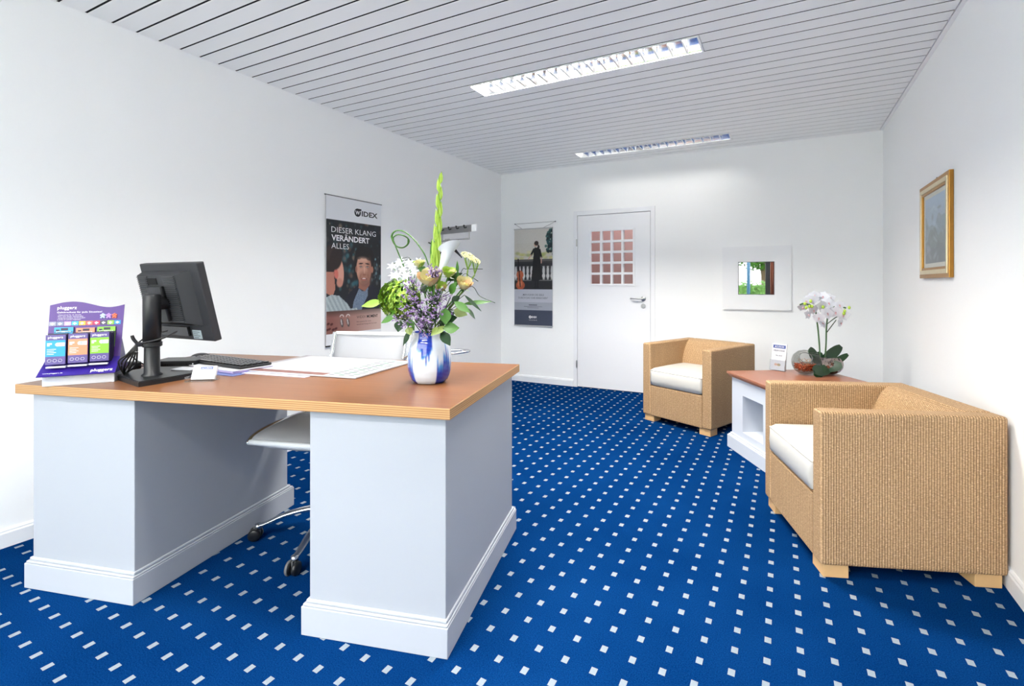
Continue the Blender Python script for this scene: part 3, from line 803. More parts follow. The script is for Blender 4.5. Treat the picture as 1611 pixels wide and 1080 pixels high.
sq = [(148, 150, 168), (120, 130, 156), (196, 160, 214), (60, 170, 210), (232, 176, 44), (226, 96, 78), (206, 40, 84), (60, 60, 72), (130, 186, 60), (40, 140, 200)]
for i, c in enumerate(sq):
    bm = BM(); box(bm, -.003 + i * .0213, .0165 + i * .0213, -.0012, 0, BH - .078, BH - .062, M4=bbm); s_ = obj('pictogram', bm, mat('pictogram_%d' % i, srgb(*c), .4), bb)
    bm = BM(); box(bm, .001 + i * .0213, .012 + i * .0213, -.0016, -.0012, BH - .072, BH - .0685, M4=bbm); box(bm, .004 + i * .0213, .008 + i * .0213, -.0016, -.0012, BH - .0755, BH - .066, M4=bbm)
    obj('pictogram_mark', bm, M['white_ink'], bb)
for cx_, c in ((.152, (196, 214, 244)), (.170, (190, 150, 232)), (.188, (240, 120, 92))):
    bm = BM()
    for dx, dz in ((0, 0), (-.005, .004), (.005, .004), (0, .008), (-.004, -.005), (.004, -.005)):
        p = bbm @ Vector((cx_ + dx, -.002, BH - .045 + dz)); blob(bm, p, .0045, 1, (1, .4, 1))
    obj('ear_plug_picture', bm, mat('ear_plug_%d' % c[0], srgb(*c), .4), bb, smooth=True)
apr = (math.atan2((ap1 - ap0).z, (ap1 - ap0).y) - PI / 2, 0, 0)
def on_ap(x, k): p = ap0.lerp(ap1, k) + nrm * .0006; return (x, p.y, p.z)
text('lettering', 'pluggerz', M['white_ink'], ap, 0, 0, .013, .064, .02, rot=apr, loc3=on_ap(.140, .14))
text('lettering', 'www.pluggerz.de', M['white_ink'], ap, 0, 0, .005, .055, .0, rot=apr, loc3=on_ap(.006, .14))
# little hanging packs in three columns
cols = [('blue', (32, 150, 196)), ('orange', (240, 140, 104)), ('green', (128, 192, 52))]
M['pack_purple'] = mat('pack_purple', srgb(92, 78, 140), .3)
M['pack_side'] = mat('pack_dark_side', srgb(38, 34, 58), .35, noise=(120, .5))
M['pack_clear'] = mat('pack_window', srgb(214, 224, 236), .15)
for ci, (nm, c) in enumerate(cols):
    mc = mat('pack_' + nm, srgb(*c), .3)
    x0 = .010 + ci * .0625
    for k in range(5):
        y = -.006 + k * .0125
        z = .080 + (.0 if k < 4 else .020) + .0022 * ((k * 5 + ci) % 3)
        if k == 0: lab = f'front {nm} and purple ear plug pack in the purple counter display'
        elif k == 4: lab = f'raised rearmost {nm} ear plug pack below the row of coloured squares of the display'
        else: lab = f'{["", "second", "third", "fourth"][k]} {nm} ear plug pack counted from the front of its stack in the purple display'
        p = thing('ear_plug_pack', lab, 'pack', (0, 0, 0), 0, 'ear plug packs in the counter display')
        p.matrix_world = Matrix.Translation((-2.443, .772, ZT)) @ Matrix.Rotation(dang, 4, 'Z') @ Matrix.Translation((x0 + .001 * k, y, z)) @ Matrix.Rotation(-.06 - .02 * k, 4, 'X')
        bx('carton', (0, .056, 0, .009, 0, .110), M['pack_side'] if k else M['pack_purple'], p, bev=.0008, seg=1)
        if k in (0, 4):
            bx('header', (.0005, .0555, -.0006, 0, .092, .110), M['pack_purple'] if k == 0 else mc, p)
            if k == 4:
                bm = BM(); box(bm, .020, .040, -.0012, -.0006, .098, .107, bev=.0005); box(bm, .006, .016, -.0012, -.0006, .096, .102, bev=.0005); obj('header_picture', bm, M['pack_side'], p)
            bx('colour_panel', (.0005, .0555, -.0008, 0, .030, .090), mc, p)
            text('lettering', 'pluggerz', M['white_ink'], p, .007, .097 if k == 0 else .0925, .008 if k == 0 else .004, .042, .008, y=-.0014)
            bm = BM()
            lathe(bm, [(0, 0), (.007, 0)], 16, (.034, -.0014, .074), 'y', False); box(bm, .034, .054, -.0014, -.0009, .067, .081)
            obj('clear_window', bm, M['pack_clear'], p)
            bm = BM(); box(bm, .005, .018, -.0013, -.0009, .074, .080); box(bm, .005, .012, -.0013, -.0009, .069, .073)
            for i in range(4): box(bm, .005, .024 + .006 * (i % 2), -.0013, -.0009, .038 + i * .006, .0395 + i * .006)
            obj('small_print', bm, M['white_ink'], p)
            for i in range(3):
                bm = BM(); tube(bm, [(.012 + i * .015 + .0052 * math.cos(2 * PI * j / 16), -.0012, .015 + .0052 * math.sin(2 * PI * j / 16)) for j in range(16)], .0005, 5, closed=True); obj('round_mark', bm, M['white_ink'], p)
lf = thing('leaflet_stack', 'white folded leaflets lying in front of the packs in the purple display', 'leaflets', (0, 0, 0))
lf.matrix_world = Matrix.Translation((-2.443, .772, ZT)) @ Matrix.Rotation(dang, 4, 'Z')
for i in range(3):
    bm = BM(); box(bm, .014 + i * .060, .068 + i * .060, -.012, .004, .068 + .002 * i, .0735 + .002 * i); obj('leaflet', bm, M['paper_grey'], lf, rot=(0, 0, 0))

# ================================================================== SWIVEL CHAIR
sc_ = thing('office_chair', 'white mesh swivel chair with chrome frame tucked behind the desk', 'chair', (-1.875, 1.60, 0), DA + .02)
hub_h = .085
bm = BM(); lathe(bm, [(.030, .075), (.036, .08), (.036, .125), (.026, .135), (.026, .26), (.016, .262), (.016, .44)], 24, cap_bottom=True); obj('gas_column', bm, M['alu'], sc_, smooth=True)
aim = [math.atan2(y, x) for x, y in ((-.287, -.119),)]
a0 = math.radians(180 + 24) - DA * 0
legm = None
for i in range(5):
    th = a0 + i * 2 * PI / 5
    e = Matrix.Rotation(th, 4, 'Z')
    if legm is None:
        bm = BM(); pts = spline([(.02, 0, .115), (.12, 0, .118), (.22, 0, .100), (.300, 0, .070), (.335, 0, .062)], 5)
        tube(bm, pts, [.022 - .010 * k / (len(pts) - 1) for k in range(len(pts))], 12, flat=.62)
        tube(bm, [(.333, 0, .070), (.333, 0, .048)], .014, 12)
        o = obj('leg', bm, M['alu'], sc_, smooth=True); legm = o.data
        bm = BM()
        for s in (-1, 1): lathe(bm, [(0, -.011), (.018, -.011), (.026, -.007), (.027, 0), (.026, .007), (.018, .011), (0, .011)], 20, (.345, s * .0145, .027), 'y', False)
        cw_ = obj('caster', bm, M['black'], o, smooth=True); cm = cw_.data
        bm = BM(); box(bm, .322, .352, -.003, .003, .02, .056, bev=.002); lathe(bm, [(.0275, -.005), (.0290, -.003), (.0290, .003), (.0275, .005)], 20, (.345, -.0145, .027), 'y', False); hd = obj('wheel_hood', bm, M['grey_rubber'], o); hm = hd.data
    else:
        o = bpy.data.objects.new('leg', legm); COL.objects.link(o); o.parent = sc_
        for nn, mm_ in (('caster', cm), ('wheel_hood', hm)):
            c = bpy.data.objects.new(nn, mm_); COL.objects.link(c); c.parent = o
    o.rotation_euler = (0, 0, th)
M['mesh'] = mat('white_mesh_fabric', srgb(192, 194, 200), .7, bump=(900, .2, .0005))
SWD = .245
sideprof = [(-.262, .478), (-.235, .500), (-.15, .515), (0, .520), (.12, .515), (.185, .530), (.22, .60), (.245, .70), (.27, .80), (.292, .885), (.296, .900)]
# seat and backrest sling between chrome side rails
def rail(s): return spline([(s * SWD * (1 if y < .2 else .84), y, z) for y, z in sideprof], 5)
for s in (-1, 1):
    bm = BM(); tube(bm, rail(s), .0115, 10); obj('side_rail', bm, M['chrome'], sc_, smooth=True)
    bm = BM(); tube(bm, [Vector(p) + Vector((s * .017, .01, -.002)) for p in rail(s)[len(rail(s)) // 2 + 4:]], .006, 8); obj('back_rod', bm, M['chrome'], sc_, smooth=True)
def sling(y0, y1, thick):
    pr = [(y, z) for y, z in [(p.y, p.z) for p in rail(1)] if y0 <= y <= y1]
    bm = BM(); R = []
    for y, z in pr:
        k = SWD * (1 if y < .2 else .84) - .008
        row = []
        for i in range(9):
            t = i / 8 * 2 - 1; dip = .012 * (1 - t * t)
            row.append((t * k, y, z, dip))
        R.append(row)
    top_ = [[bm.verts.new((x, y + (dp if y > .19 else 0), z - (dp if y <= .19 else 0) + thick / 2)) for x, y, z, dp in r] for r in R]
    bot_ = [[bm.verts.new((x, y + (dp if y > .19 else 0) + (thick if y > .19 else 0), z - (dp if y <= .19 else 0) - thick / 2)) for x, y, z, dp in r] for r in R]
    n, m = len(R), 9
    for i in range(n - 1):
        for j in range(m - 1):
            bm.faces.new((top_[i][j], top_[i][j + 1], top_[i + 1][j + 1], top_[i + 1][j])); bm.faces.new((bot_[i][j], bot_[i + 1][j], bot_[i + 1][j + 1], bot_[i][j + 1]))
    for j in range(m - 1):
        bm.faces.new((top_[0][j], bot_[0][j], bot_[0][j + 1], top_[0][j + 1])); bm.faces.new((top_[-1][j], top_[-1][j + 1], bot_[-1][j + 1], bot_[-1][j]))
    for i in range(n - 1):
        bm.faces.new((top_[i][0], top_[i + 1][0], bot_[i + 1][0], bot_[i][0])); bm.faces.new((top_[i][-1], bot_[i][-1], bot_[i + 1][-1], top_[i + 1][-1]))
    bmesh.ops.recalc_face_normals(bm, faces=bm.faces[:])
    return bm
obj('seat', sling(-.26, .19, .012), M['mesh'], sc_, smooth=True)
obj('backrest', sling(.19, .30, .010), M['mesh'], sc_, smooth=True)
kx = SWD * .84
bm = BM(); box(bm, -kx + .004, kx - .004, .288, .300, .888, .906, bev=.004); obj('top_bar', bm, M['white'], sc_)
bm = BM(); tube(bm, [(-SWD, -.255, .484), (SWD, -.255, .484)], .012, 10); obj('front_bar', bm, M['white'], sc_, smooth=True)
bm = BM(); box(bm, -.09, .09, -.10, .10, .43, .47, bev=.012); box(bm, -SWD, SWD, -.02, .02, .47, .49, bev=.005); obj('tilt_mechanism', bm, M['alu'], sc_)
bm = BM(); tube(bm, spline([(kx, .262, .77), (kx + .06, .30, .80), (kx + .25, .33, .815), (kx + .34, .30, .818), (kx + .26, .22, .812), (kx + .05, .22, .80), (kx, .245, .74)], 5), .006, 8)
obj('armrest', bm, M['chrome'], sc_, smooth=True)

# ================================================================== POSTERS
def bokeh(img, X, Z, n, x0, x1, z0, z1, r0, r1, cols_, seed):
    g_ = np.random.default_rng(seed)
    for i in range(n):
        r = g_.uniform(r0, r1); c = cols_[int(g_.integers(len(cols_)))]
        lay(img, ell(X, Z, g_.uniform(x0, x1), g_.uniform(z0, z1), r, r * 1.3, 0, .8) * g_.uniform(.25, .75), c)
def paint1(X, Z):
    im = canvas(X, (232, 234, 238))
    ph = rect(X, Z, .004, .549, .255, .958)
    lay(im, ph, (22, 26, 32))
    tmp = im.copy()
    bokeh(tmp, X, Z, 90, 0, .55, .42, .96, .006, .018, [(44, 78, 84), (60, 96, 100), (110, 70, 60), (90, 92, 96), (40, 56, 66), (150, 130, 110)], 5)
    bokeh(tmp, X, Z, 40, .16, .30, .30, .80, .008, .018, [(40, 100, 110), (70, 120, 126), (120, 84, 74)], 6)
    bokeh(tmp, X, Z, 12, .46, .55, .50, .72, .006, .012, [(150, 200, 210), (120, 160, 170)], 8)
    # man: jacket, shirt, neck
    lay(tmp, poly(X, Z, [(.12, .25), (.17, .33), (.22, .40), (.30, .455), (.34, .43), (.40, .43), (.43, .465), (.50, .44), (.55, .40), (.55, .25)]), (20, 24, 38))
    lay(tmp, poly(X, Z, [(.245, .25), (.26, .33), (.315, .43), (.355, .405), (.41, .44), (.405, .37), (.36, .30), (.34, .25)]), (104, 120, 142))
    g_ = np.random.default_rng(3); tex = g_.uniform(-1, 1, X.shape)
    sh = poly(X, Z, [(.245, .25), (.26, .33), (.315, .43), (.355, .405), (.41, .44), (.405, .37), (.36, .30), (.34, .25)])
    tmp += (sh * tex * 20)[..., None]
    lay(tmp, poly(X, Z, [(.31, .435), (.315, .53), (.43, .53), (.425, .455), (.375, .405)]), (148, 98, 82))
    lay(tmp, ell(X, Z, .372, .67, .102, .105, .05, .1), (18, 16, 18))          # hair
    lay(tmp, ell(X, Z, .285, .60, .022, .10, 0, .2), (22, 18, 18)); lay(tmp, ell(X, Z, .452, .60, .020, .08, 0, .2), (22, 18, 18))
    lay(tmp, ell(X, Z, .366, .590, .078, .128, .02, .06), (196, 146, 124))      # face
    lay(tmp, ell(X, Z, .370, .722, .092, .048, .04, .12), (20, 17, 19)); lay(tmp, ell(X, Z, .420, .700, .040, .040, -.5, .2), (20, 17, 19)); lay(tmp, ell(X, Z, .310, .700, .030, .036, .5, .2), (20, 17, 19))
    lay(tmp, ell(X, Z, .366, .512, .058, .058, 0, .5) * .7, (150, 104, 88))
    lay(tmp, ell(X, Z, .425, .57, .025, .10, 0, .9) * .6, (140, 92, 76)); lay(tmp, ell(X, Z, .375, .478, .045, .030, 0, .7) * .5, (110, 76, 66))
    lay(tmp, ell(X, Z, .453, .585, .013, .028, 0, .3), (170, 116, 96)); lay(tmp, ell(X, Z, .287, .585, .010, .026, 0, .3), (150, 100, 84))
    lay(tmp, ell(X, Z, .355, .668, .055, .022, 0, .7) * .5, (222, 178, 156))
    for ex in (.334, .402):
        lay(tmp, ell(X, Z, ex, .632, .022, .0055, -.12 if ex > .37 else .10, .4), (34, 22, 20))
        lay(tmp, ell(X, Z, ex, .606, .017, .008, 0, .5), (92, 60, 52)); lay(tmp, ell(X, Z, ex, .605, .012, .0045, 0, .3), (214, 200, 192)); lay(tmp, ell(X, Z, ex, .605, .005, .006, 0, .3), (20, 20, 24))
    lay(tmp, seg(X, Z, .369, .60, .372, .555, .006) * .45, (226, 184, 162)); lay(tmp, ell(X, Z, .369, .542, .018, .009, 0, .4) * .7, (140, 88, 74))
    lay(tmp, ell(X, Z, .366, .508, .032, .010, 0, .3), (118, 60, 54)); lay(tmp, ell(X, Z, .366, .511, .022, .0035, 0, .3), (232, 216, 208)); lay(tmp, ell(X, Z, .366, .500, .024, .005, 0, .4), (172, 100, 90))
    lay(tmp, seg(X, Z, .335, .545, .325, .515, .004) * .5, (130, 84, 70)); lay(tmp, seg(X, Z, .405, .545, .412, .515, .004) * .5, (130, 84, 70))
    # woman seen from behind
    lay(tmp, ell(X, Z, .045, .63, .095, .135, -.1, .08), (34, 24, 24)); lay(tmp, ell(X, Z, .03, .70, .06, .06, 0, .6) * .5, (70, 52, 48))
    lay(tmp, poly(X, Z, [(.0, .40), (.0, .56), (.07, .56), (.085, .43), (.06, .37)]), (176, 118, 100))
    lay(tmp, ell(X, Z, .128, .555, .036, .105, .05, .12), (206, 152, 134)); lay(tmp, ell(X, Z, .152, .535, .012, .025, 0, .3), (206, 150, 132))
    lay(tmp, ell(X, Z, .092, .545, .020, .040, .1, .25), (200, 108, 96)); lay(tmp, ell(X, Z, .125, .475, .030, .035, 0, .4), (186, 130, 114))
    lay(tmp, ell(X, Z, .09, .66, .055, .085, -.2, .2), (36, 26, 26))
    lay(tmp, poly(X, Z, [(.0, .25), (.0, .365), (.05, .385), (.12, .375), (.20, .31), (.23, .27), (.29, .275), (.31, .25)]), (156, 168, 172))
    wv = poly(X, Z, [(.0, .25), (.0, .365), (.05, .385), (.12, .375), (.20, .31), (.23, .27), (.29, .275), (.31, .25)])
    tmp += (wv * (np.sin(X * 160 + Z * 90) * 14 + tex * 8))[..., None]
    im[:] = np.where(ph[..., None] > .5, tmp, im)
    # warm band with hearing devices
    bd = rect(X, Z, .004, .549, .088, .258)
    b2 = im.copy(); k = np.clip((X - .05) / .5, 0, 1)[..., None]
    b2[:] = np.array((132, 84, 76)) * (1 - k) + np.array((206, 178, 168)) * k
    kz = np.clip((Z - .21) / .05, 0, 1)[..., None]; b2[:] = b2 * (1 - kz * .45)
    for cx_ in (.145, .205):
        lay(b2, ell(X, Z, cx_, .165, .014, .036, .2, .2), (70, 62, 62)); lay(b2, ell(X, Z, cx_ - .003, .170, .006, .026, .2, .3), (190, 182, 180))
        for q in range(14):
            th = q / 13 * 2.4 + .4; lay(b2, ell(X, Z, cx_ + .018 * math.cos(th) * (-1 if cx_ < .17 else 1), .205 + .022 * math.sin(th), .003, .003, 0, .6), (226, 220, 216))
    for cx_, cz in ((.02, .165), (.05, .16), (.03, .125), (.065, .118), (.09, .125), (.012, .12)): lay(b2, ell(X, Z, cx_, cz, .014, .009, .3, .3), (74, 28, 26))
    im[:] = np.where(bd[..., None] > .5, b2, im)
    return np.clip(im, 0, 255)
p1 = thing('poster', 'tall poster of a smiling dark-haired man on the left wall behind the desk', 'poster', (XL + .010, 2.514, .692), PI / 2)
pr_ = print_sheet('print', .553, 1.137, 130, 270, paint1, p1, thick=.002)
bx('top_rod', (-.012, .560, -.003, .004, 1.137, 1.142), M['ink'], p1)
bx('bottom_rod', (0, .553, -.004, .006, -.008, .002), M['ink'], p1)
text('lettering', 'DIESER KLANG', M['white_ink'], pr_, .048, .862, .043, .445, -.006, y=-.0008)
text('lettering', 'VERÄNDERT', M['white_ink'], pr_, .048, .800, .043, .375, .022, y=-.0008)
text('lettering', 'ALLES', M['white_ink'], pr_, .048, .738, .043, .165, -.006, y=-.0008)
bm = BM(); lathe(bm, [(0, 0), (.033, 0)], 28, (.300, -.0006, 1.040), 'y', False); box(bm, .298, .338, -.0008, -.0005, 1.058, 1.072); obj('logo_disc', bm, M['ink'], pr_)
text('lettering', 'W', M['white_ink'], pr_, .277, 1.024, .030, .046, .03, y=-.0012)
text('lettering', 'IDEX', M['ink'], pr_, .342, 1.018, .040, .17, .03, y=-.0008)
text('lettering', 'WIDEX', M['ink'], pr_, .29, .190, .022, .095, -.004, y=-.0008)
text('lettering', 'MOMENT', M['ink'], pr_, .395, .190, .022, .12, .03, y=-.0008)
text('lettering', 'Hörsysteme für einen', M['ink'], pr_, .29, .158, .010, .15, 0, y=-.0008)
text('lettering', 'natürlichen Klang wie nie zuvor', M['ink'], pr_, .29, .137, .010, .215, 0, y=-.0008)
text('lettering', 'www.widex.de', M['ink'], pr_, .06, .042, .008, .07, 0, y=-.0008)

def paint2(X, Z):
    im = canvas(X, (196, 198, 206))
    lay(im, rect(X, Z, 0, 1, .425, 2), (206, 202, 194))
    g_ = np.random.default_rng(9); tex = g_.uniform(-1, 1, X.shape)
    for i in range(9): lay(im, seg(X, Z, .0, .80 + .02 * i, .34, .82 + .018 * i, .0025) * .35, (176, 170, 150))
    for i in range(26): lay(im, ell(X, Z, g_.uniform(0, .5), g_.uniform(.77, .87), .03, .018, 0, .9) * .6, [(190, 190, 110), (150, 160, 96), (214, 206, 150)][i % 3])
    for i in range(90):
        a_, r_ = g_.uniform(0, 2 * PI), g_.uniform(0, 1) ** .5
        lay(im, ell(X, Z, .49 + .075 * r_ * math.cos(a_), .97 + .16 * r_ * math.sin(a_), .016, .016, 0, .5), [(20, 44, 48), (36, 74, 76), (60, 100, 96), (16, 30, 34)][i % 4])
    lay(im, rect(X, Z, 0, .51, .425, .775), (40, 40, 44)); lay(im, rect(X, Z, 0, .51, .755, .780), (92, 90, 88)); lay(im, rect(X, Z, 0, .51, .735, .755), (52, 52, 54))
    for i in range(10):
        cx_ = .02 + i * .053
        lay(im, ell(X, Z, cx_, .645, .016, .055, 0, .2), (196, 196, 196)); lay(im, ell(X, Z, cx_, .585, .020, .030, 0, .2), (206, 206, 204)); lay(im, rect(X, Z, cx_ - .012, cx_ + .012, .54, .556), (180, 180, 178)); lay(im, rect(X, Z, cx_ - .014, cx_ + .014, .69, .70), (170, 170, 168))
    lay(im, rect(X, Z, 0, .51, .425, .535), (30, 30, 33)); lay(im, rect(X, Z, 0, .51, .528, .536), (110, 110, 108))
    # woman in black seen from behind
    lay(im, poly(X, Z, [(.225, .53), (.245, .70), (.255, .80), (.262, .90), (.28, .925), (.315, .925), (.338, .90), (.345, .82), (.352, .70), (.372, .55), (.33, .53), (.30, .525)]), (14, 14, 17))
    lay(im, seg(X, Z, .262, .895, .225, .83, .012), (16, 16, 19)); lay(im, seg(X, Z, .225, .83, .190, .785, .007), (206, 166, 146))
    lay(im, seg(X, Z, .34, .89, .362, .80, .011), (16, 16, 19)); lay(im, seg(X, Z, .362, .80, .360, .735, .006), (206, 166, 146))
    lay(im, ell(X, Z, .295, .935, .020, .020, 0, .3), (222, 214, 208)); lay(im, ell(X, Z, .288, .955, .024, .030, 0, .2), (206, 164, 142))
    lay(im, ell(X, Z, .296, .968, .028, .026, 0, .2), (38, 24, 20)); lay(im, ell(X, Z, .325, .93, .012, .022, .4, .3), (34, 22, 18))
    for q in (.285, .315): lay(im, seg(X, Z, q, .53, q - .002, .455, .010), (12, 12, 14)); lay(im, ell(X, Z, q - .006, .450, .018, .009, 0, .3), (10, 10, 12))
    # cello
    lay(im, ell(X, Z, .082, .475, .060, .052, 0, .1), (172, 84, 54)); lay(im, ell(X, Z, .076, .60, .048, .050, 0, .1), (184, 96, 62)); lay(im, rect(X, Z, .045, .112, .50, .59), (182, 94, 60))
    lay(im, ell(X, Z, .075, .49, .03, .03, 0, .8) * .6, (224, 146, 106)); lay(im, seg(X, Z, .080, .46, .055, .76, .007), (26, 18, 16)); lay(im, ell(X, Z, .052, .775, .010, .016, 0, .3), (40, 24, 18))
    lay(im, seg(X, Z, .055, .53, .052, .57, .002), (30, 14, 10)); lay(im, seg(X, Z, .105, .53, .100, .57, .002), (30, 14, 10))
    # caption bands
    lay(im, rect(X, Z, 0, .51, .272, .425), (184, 187, 198)); lay(im, rect(X, Z, 0, .51, .180, .272), (160, 164, 176)); lay(im, rect(X, Z, 0, .51, 0, .180), (58, 66, 86))
    im += (rect(X, Z, 0, .51, .425, 2) * tex * 5)[..., None]
    return np.clip(im, 0, 255)
p2 = thing('banner', 'narrow hanging banner of a woman in black with a cello, left of the door', 'poster', (-2.880, YB - .012, .668))
pr2 = print_sheet('print', .503, 1.138, 120, 260, paint2, p2, thick=.002)
bx('top_rod', (-.004, .507, -.005, .005, 1.134, 1.146), M['steel'], p2); bx('bottom_rod', (-.004, .507, -.005, .005, -.008, .004), M['steel'], p2)
bm = BM(); tube(bm, [(.10, 0, 1.146), (.008, .002, 1.206), (.54, .002, 1.210), (.39, 0, 1.146)], .0018, 6)
for q in ((.008, 1.206), (.54, 1.210)): tube(bm, [(q[0], -.006, q[1]), (q[0], .011, q[1])], .005, 8)
obj('hanging_cord', bm, M['ink'], p2)
text('lettering', '„MAN KANN DIE SEELE', M['grey_ink'], pr2, .25, .352, .021, .29, .004, align='CENTER', y=-.0008)
text('lettering', 'DURCH DAS OHR ERREICHEN"', M['grey_ink'], pr2, .25, .315, .021, .39, .004, align='CENTER', y=-.0008)
bm = BM()
for i, (w_, z_) in enumerate(((.11, .238), (.24, .222), (.15, .206))): box(bm, .25 - w_ / 2, .25 + w_ / 2, -.0006, 0, z_, z_ + (.010 if i == 0 else .004))
obj('small_print', bm, M['grey_ink'], pr2)
bm = BM(); lathe(bm, [(0, 0), (.017, 0)], 24, (.212, -.0006, .100), 'y', False); obj('logo_disc', bm, M['white_ink'], pr2)
text('lettering', 'IDEX', M['white_ink'], pr2, .232, .090, .021, .07, .03, y=-.0008)
text('lettering', 'W', mat('banner_navy', srgb(58, 66, 86), .5), pr2, .201, .093, .014, .022, .03, y=-.0012)
text('lettering', 'www.widex.de', M['white_ink'], pr2, .25, .062, .008, .11, 0, align='CENTER', y=-.0008)

# ================================================================== COAT RACK on the left wall
cr = thing('coat_rack', 'steel wall coat rack with a swing-out hook arm behind the flowers', 'coat rack', (XL, 3.87, 1.50), -.232)
cs_, sn_ = math.cos(.232), math.sin(.232)
bx('wall_plate', (.002, .010, -.030, .030, -.15, .22), M['steel'], cr, bev=.002)
bx('hook_panel', (.012, .475, -.009, .0, .150, .215), mat('grey_steel_panel', srgb(140, 140, 142), .4, metal=.3), cr, bev=.002)
bx('end_cap', (.475, .535, -.012, .010, .148, .217), M['white'], cr, bev=.004)
for i in range(4):
    bm = BM(); x = .07 + i * .112
    tube(bm, spline([(x, -.009, .195), (x, -.035, .188), (x + .004, -.045, .205)], 4), .005, 8); lathe(bm, [(0, 0), (.008, 0), (.008, .01), (0, .01)], 10, (x + .004, -.040, .207), 'y', False)
    obj('hook', bm, M['black'], cr, smooth=True)
bm = BM(); tube(bm, [(.02, -.004, .150), (.02, -.004, .085), (.44, -.004, .085), (.44, -.004, .150)], .008, 8); obj('hanger_rail', bm, M['steel'], cr)
bm = BM()
for q in (-.1, .0, .1): tube(bm, spline([(.012, -.005 + q * .1, .03), (-.0 + .05, -.10 + q * .2, .04), (.02 + .06, -.17 + q * .3, .055)], 4), .006, 8)
obj('side_hook', bm, M['black'], cr, smooth=True)
for i in range(3):
    hg = thing('clothes_hanger', f'dark slender coat hanger on the steel wall rack, {["nearest the wall", "in the middle of three", "furthest out from the wall"][i]}', 'hanger', (XL + .085 * cs_ + .028 * i, 3.87 - .03 - .010 * i, 1.50), -.232, 'hangers on the coat rack')
    bm = BM(); tube(bm, spline([(0, 0, .085 + .010), (.012, 0, .100), (.020, 0, .088), (.012, 0, .07), (.0, 0, .045)], 4), .0022, 6); obj('wire_hook', bm, M['steel'], hg, smooth=True)
    bm = BM(); tube(bm, spline([(-.16, 0, -.055 - .01 * i), (-.06, 0, .02), (0, 0, .045), (.08, 0, .015), (.20, 0, -.055 - .018 * i)], 4), .0058, 8); obj('shoulder_bar', bm, M['black'], hg, smooth=True)

# ================================================================== MIRROR
mr = thing('mirror', 'square mirror in a broad flat white frame on the far wall above the armchair', 'mirror', (-.528, YB - .002, .913))
bm = BM()
for q in ((0, .145, 0, .604), (.457, .601, 0, .604), (.145, .457, 0, .145), (.145, .457, .455, .604)): box(bm, q[0], q[1], -.028, 0, q[2], q[3])
bmesh.ops.remove_doubles(bm, verts=bm.verts[:], dist=.0001)
obj('frame', bm, mat('bright_white_frame', srgb(244, 245, 247), .5), mr)
bm = BM()
for q in ((.143, .147, .145, .455), (.455, .459, .145, .455), (.143, .459, .143, .147), (.143, .459, .453, .457)): box(bm, q[0], q[1], -.0285, -.010, q[2], q[3])
obj('inner_edge', bm, M['grey_rubber'], mr)
bx('mirror_glass', (.145, .457, -.010, -.006, .145, .457), M['mirror'], mr)

# ================================================================== FRAMED PICTURE on the right wall
def paint3(X, Z):
    k = np.clip(Z / .42, 0, 1)[..., None]
    im = np.array((96, 104, 118)) * (1 - k) + np.array((150, 172, 196)) * k
    g_ = np.random.default_rng(4)
    for i, (z0_, a_, c) in enumerate(((.30, .035, (132, 150, 168)), (.24, .03, (104, 122, 132)), (.18, .025, (84, 98, 100)), (.10, .02, (72, 78, 84)))):
        hz_ = z0_ + a_ * np.sin(X * (14 + 5 * i) + i * 2) + .4 * a_ * np.sin(X * (41 + 9 * i) + i)
        lay(im, np.clip((hz_ - Z) * 200, 0, 1), c)
    for i in range(24): lay(im, ell(X, Z, g_.uniform(0, .4), g_.uniform(.02, .32), g_.uniform(.01, .05), g_.uniform(.006, .02), g_.uniform(-1, 1), .8) * .4, [(170, 184, 196), (62, 66, 74), (140, 150, 158)][i % 3])
    im = im * 1.18 + g_.uniform(-7, 7, X.shape)[..., None]
    return np.clip(im, 0, 255)
PWD, PHT = .585, .548
pf = thing('framed_picture', 'gold framed grey-blue picture with a cream mount on the right wall', 'picture', (XR - .001, 3.108 + PWD, 1.193), -PI / 2)
def ring(nm, i0, i1, y0, y1, m, bev=.002):
    bm = BM()
    box(bm, i0, PWD - i0, y0, y1, i0, i1, bev=bev); box(bm, i0, PWD - i0, y0, y1, PHT - i1, PHT - i0, bev=bev)
    box(bm, i0, i1, y0, y1, i1 - .002, PHT - i1 + .002, bev=bev); box(bm, PWD - i1, PWD - i0, y0, y1, i1 - .002, PHT - i1 + .002, bev=bev)
    return obj(nm, bm, m, pf)
ring('outer_frame', 0, .024, -.020, 0, M['gold']); ring('pale_moulding', .022, .046, -.024, -.002, M['gold_pale']); ring('gold_inlay', .045, .060, -.020, -.002, M['gold']); ring('rear_edge', .003, .014, -.002, .0008, M['bronze'], 0)
bx('mount', (.058, PWD - .058, -.010, -.004, .058, PHT - .058), mat('cream_mount', srgb(226, 222, 208), .7), pf)
print_sheet('print', PWD - .19, PHT - .17, 90, 90, paint3, pf, thick=.001, y=-.0112, x=.095, z=.085)
bx('glass', (.058, PWD - .058, -.0145, -.0135, .058, PHT - .058), M['glass'], pf)
bm = BM(); tube(bm, [(PWD / 2 + .03, -.002, PHT - .004), (PWD / 2 + .03, -.010, PHT + .010)], .003, 8); obj('nail', bm, M['bronze'], pf)

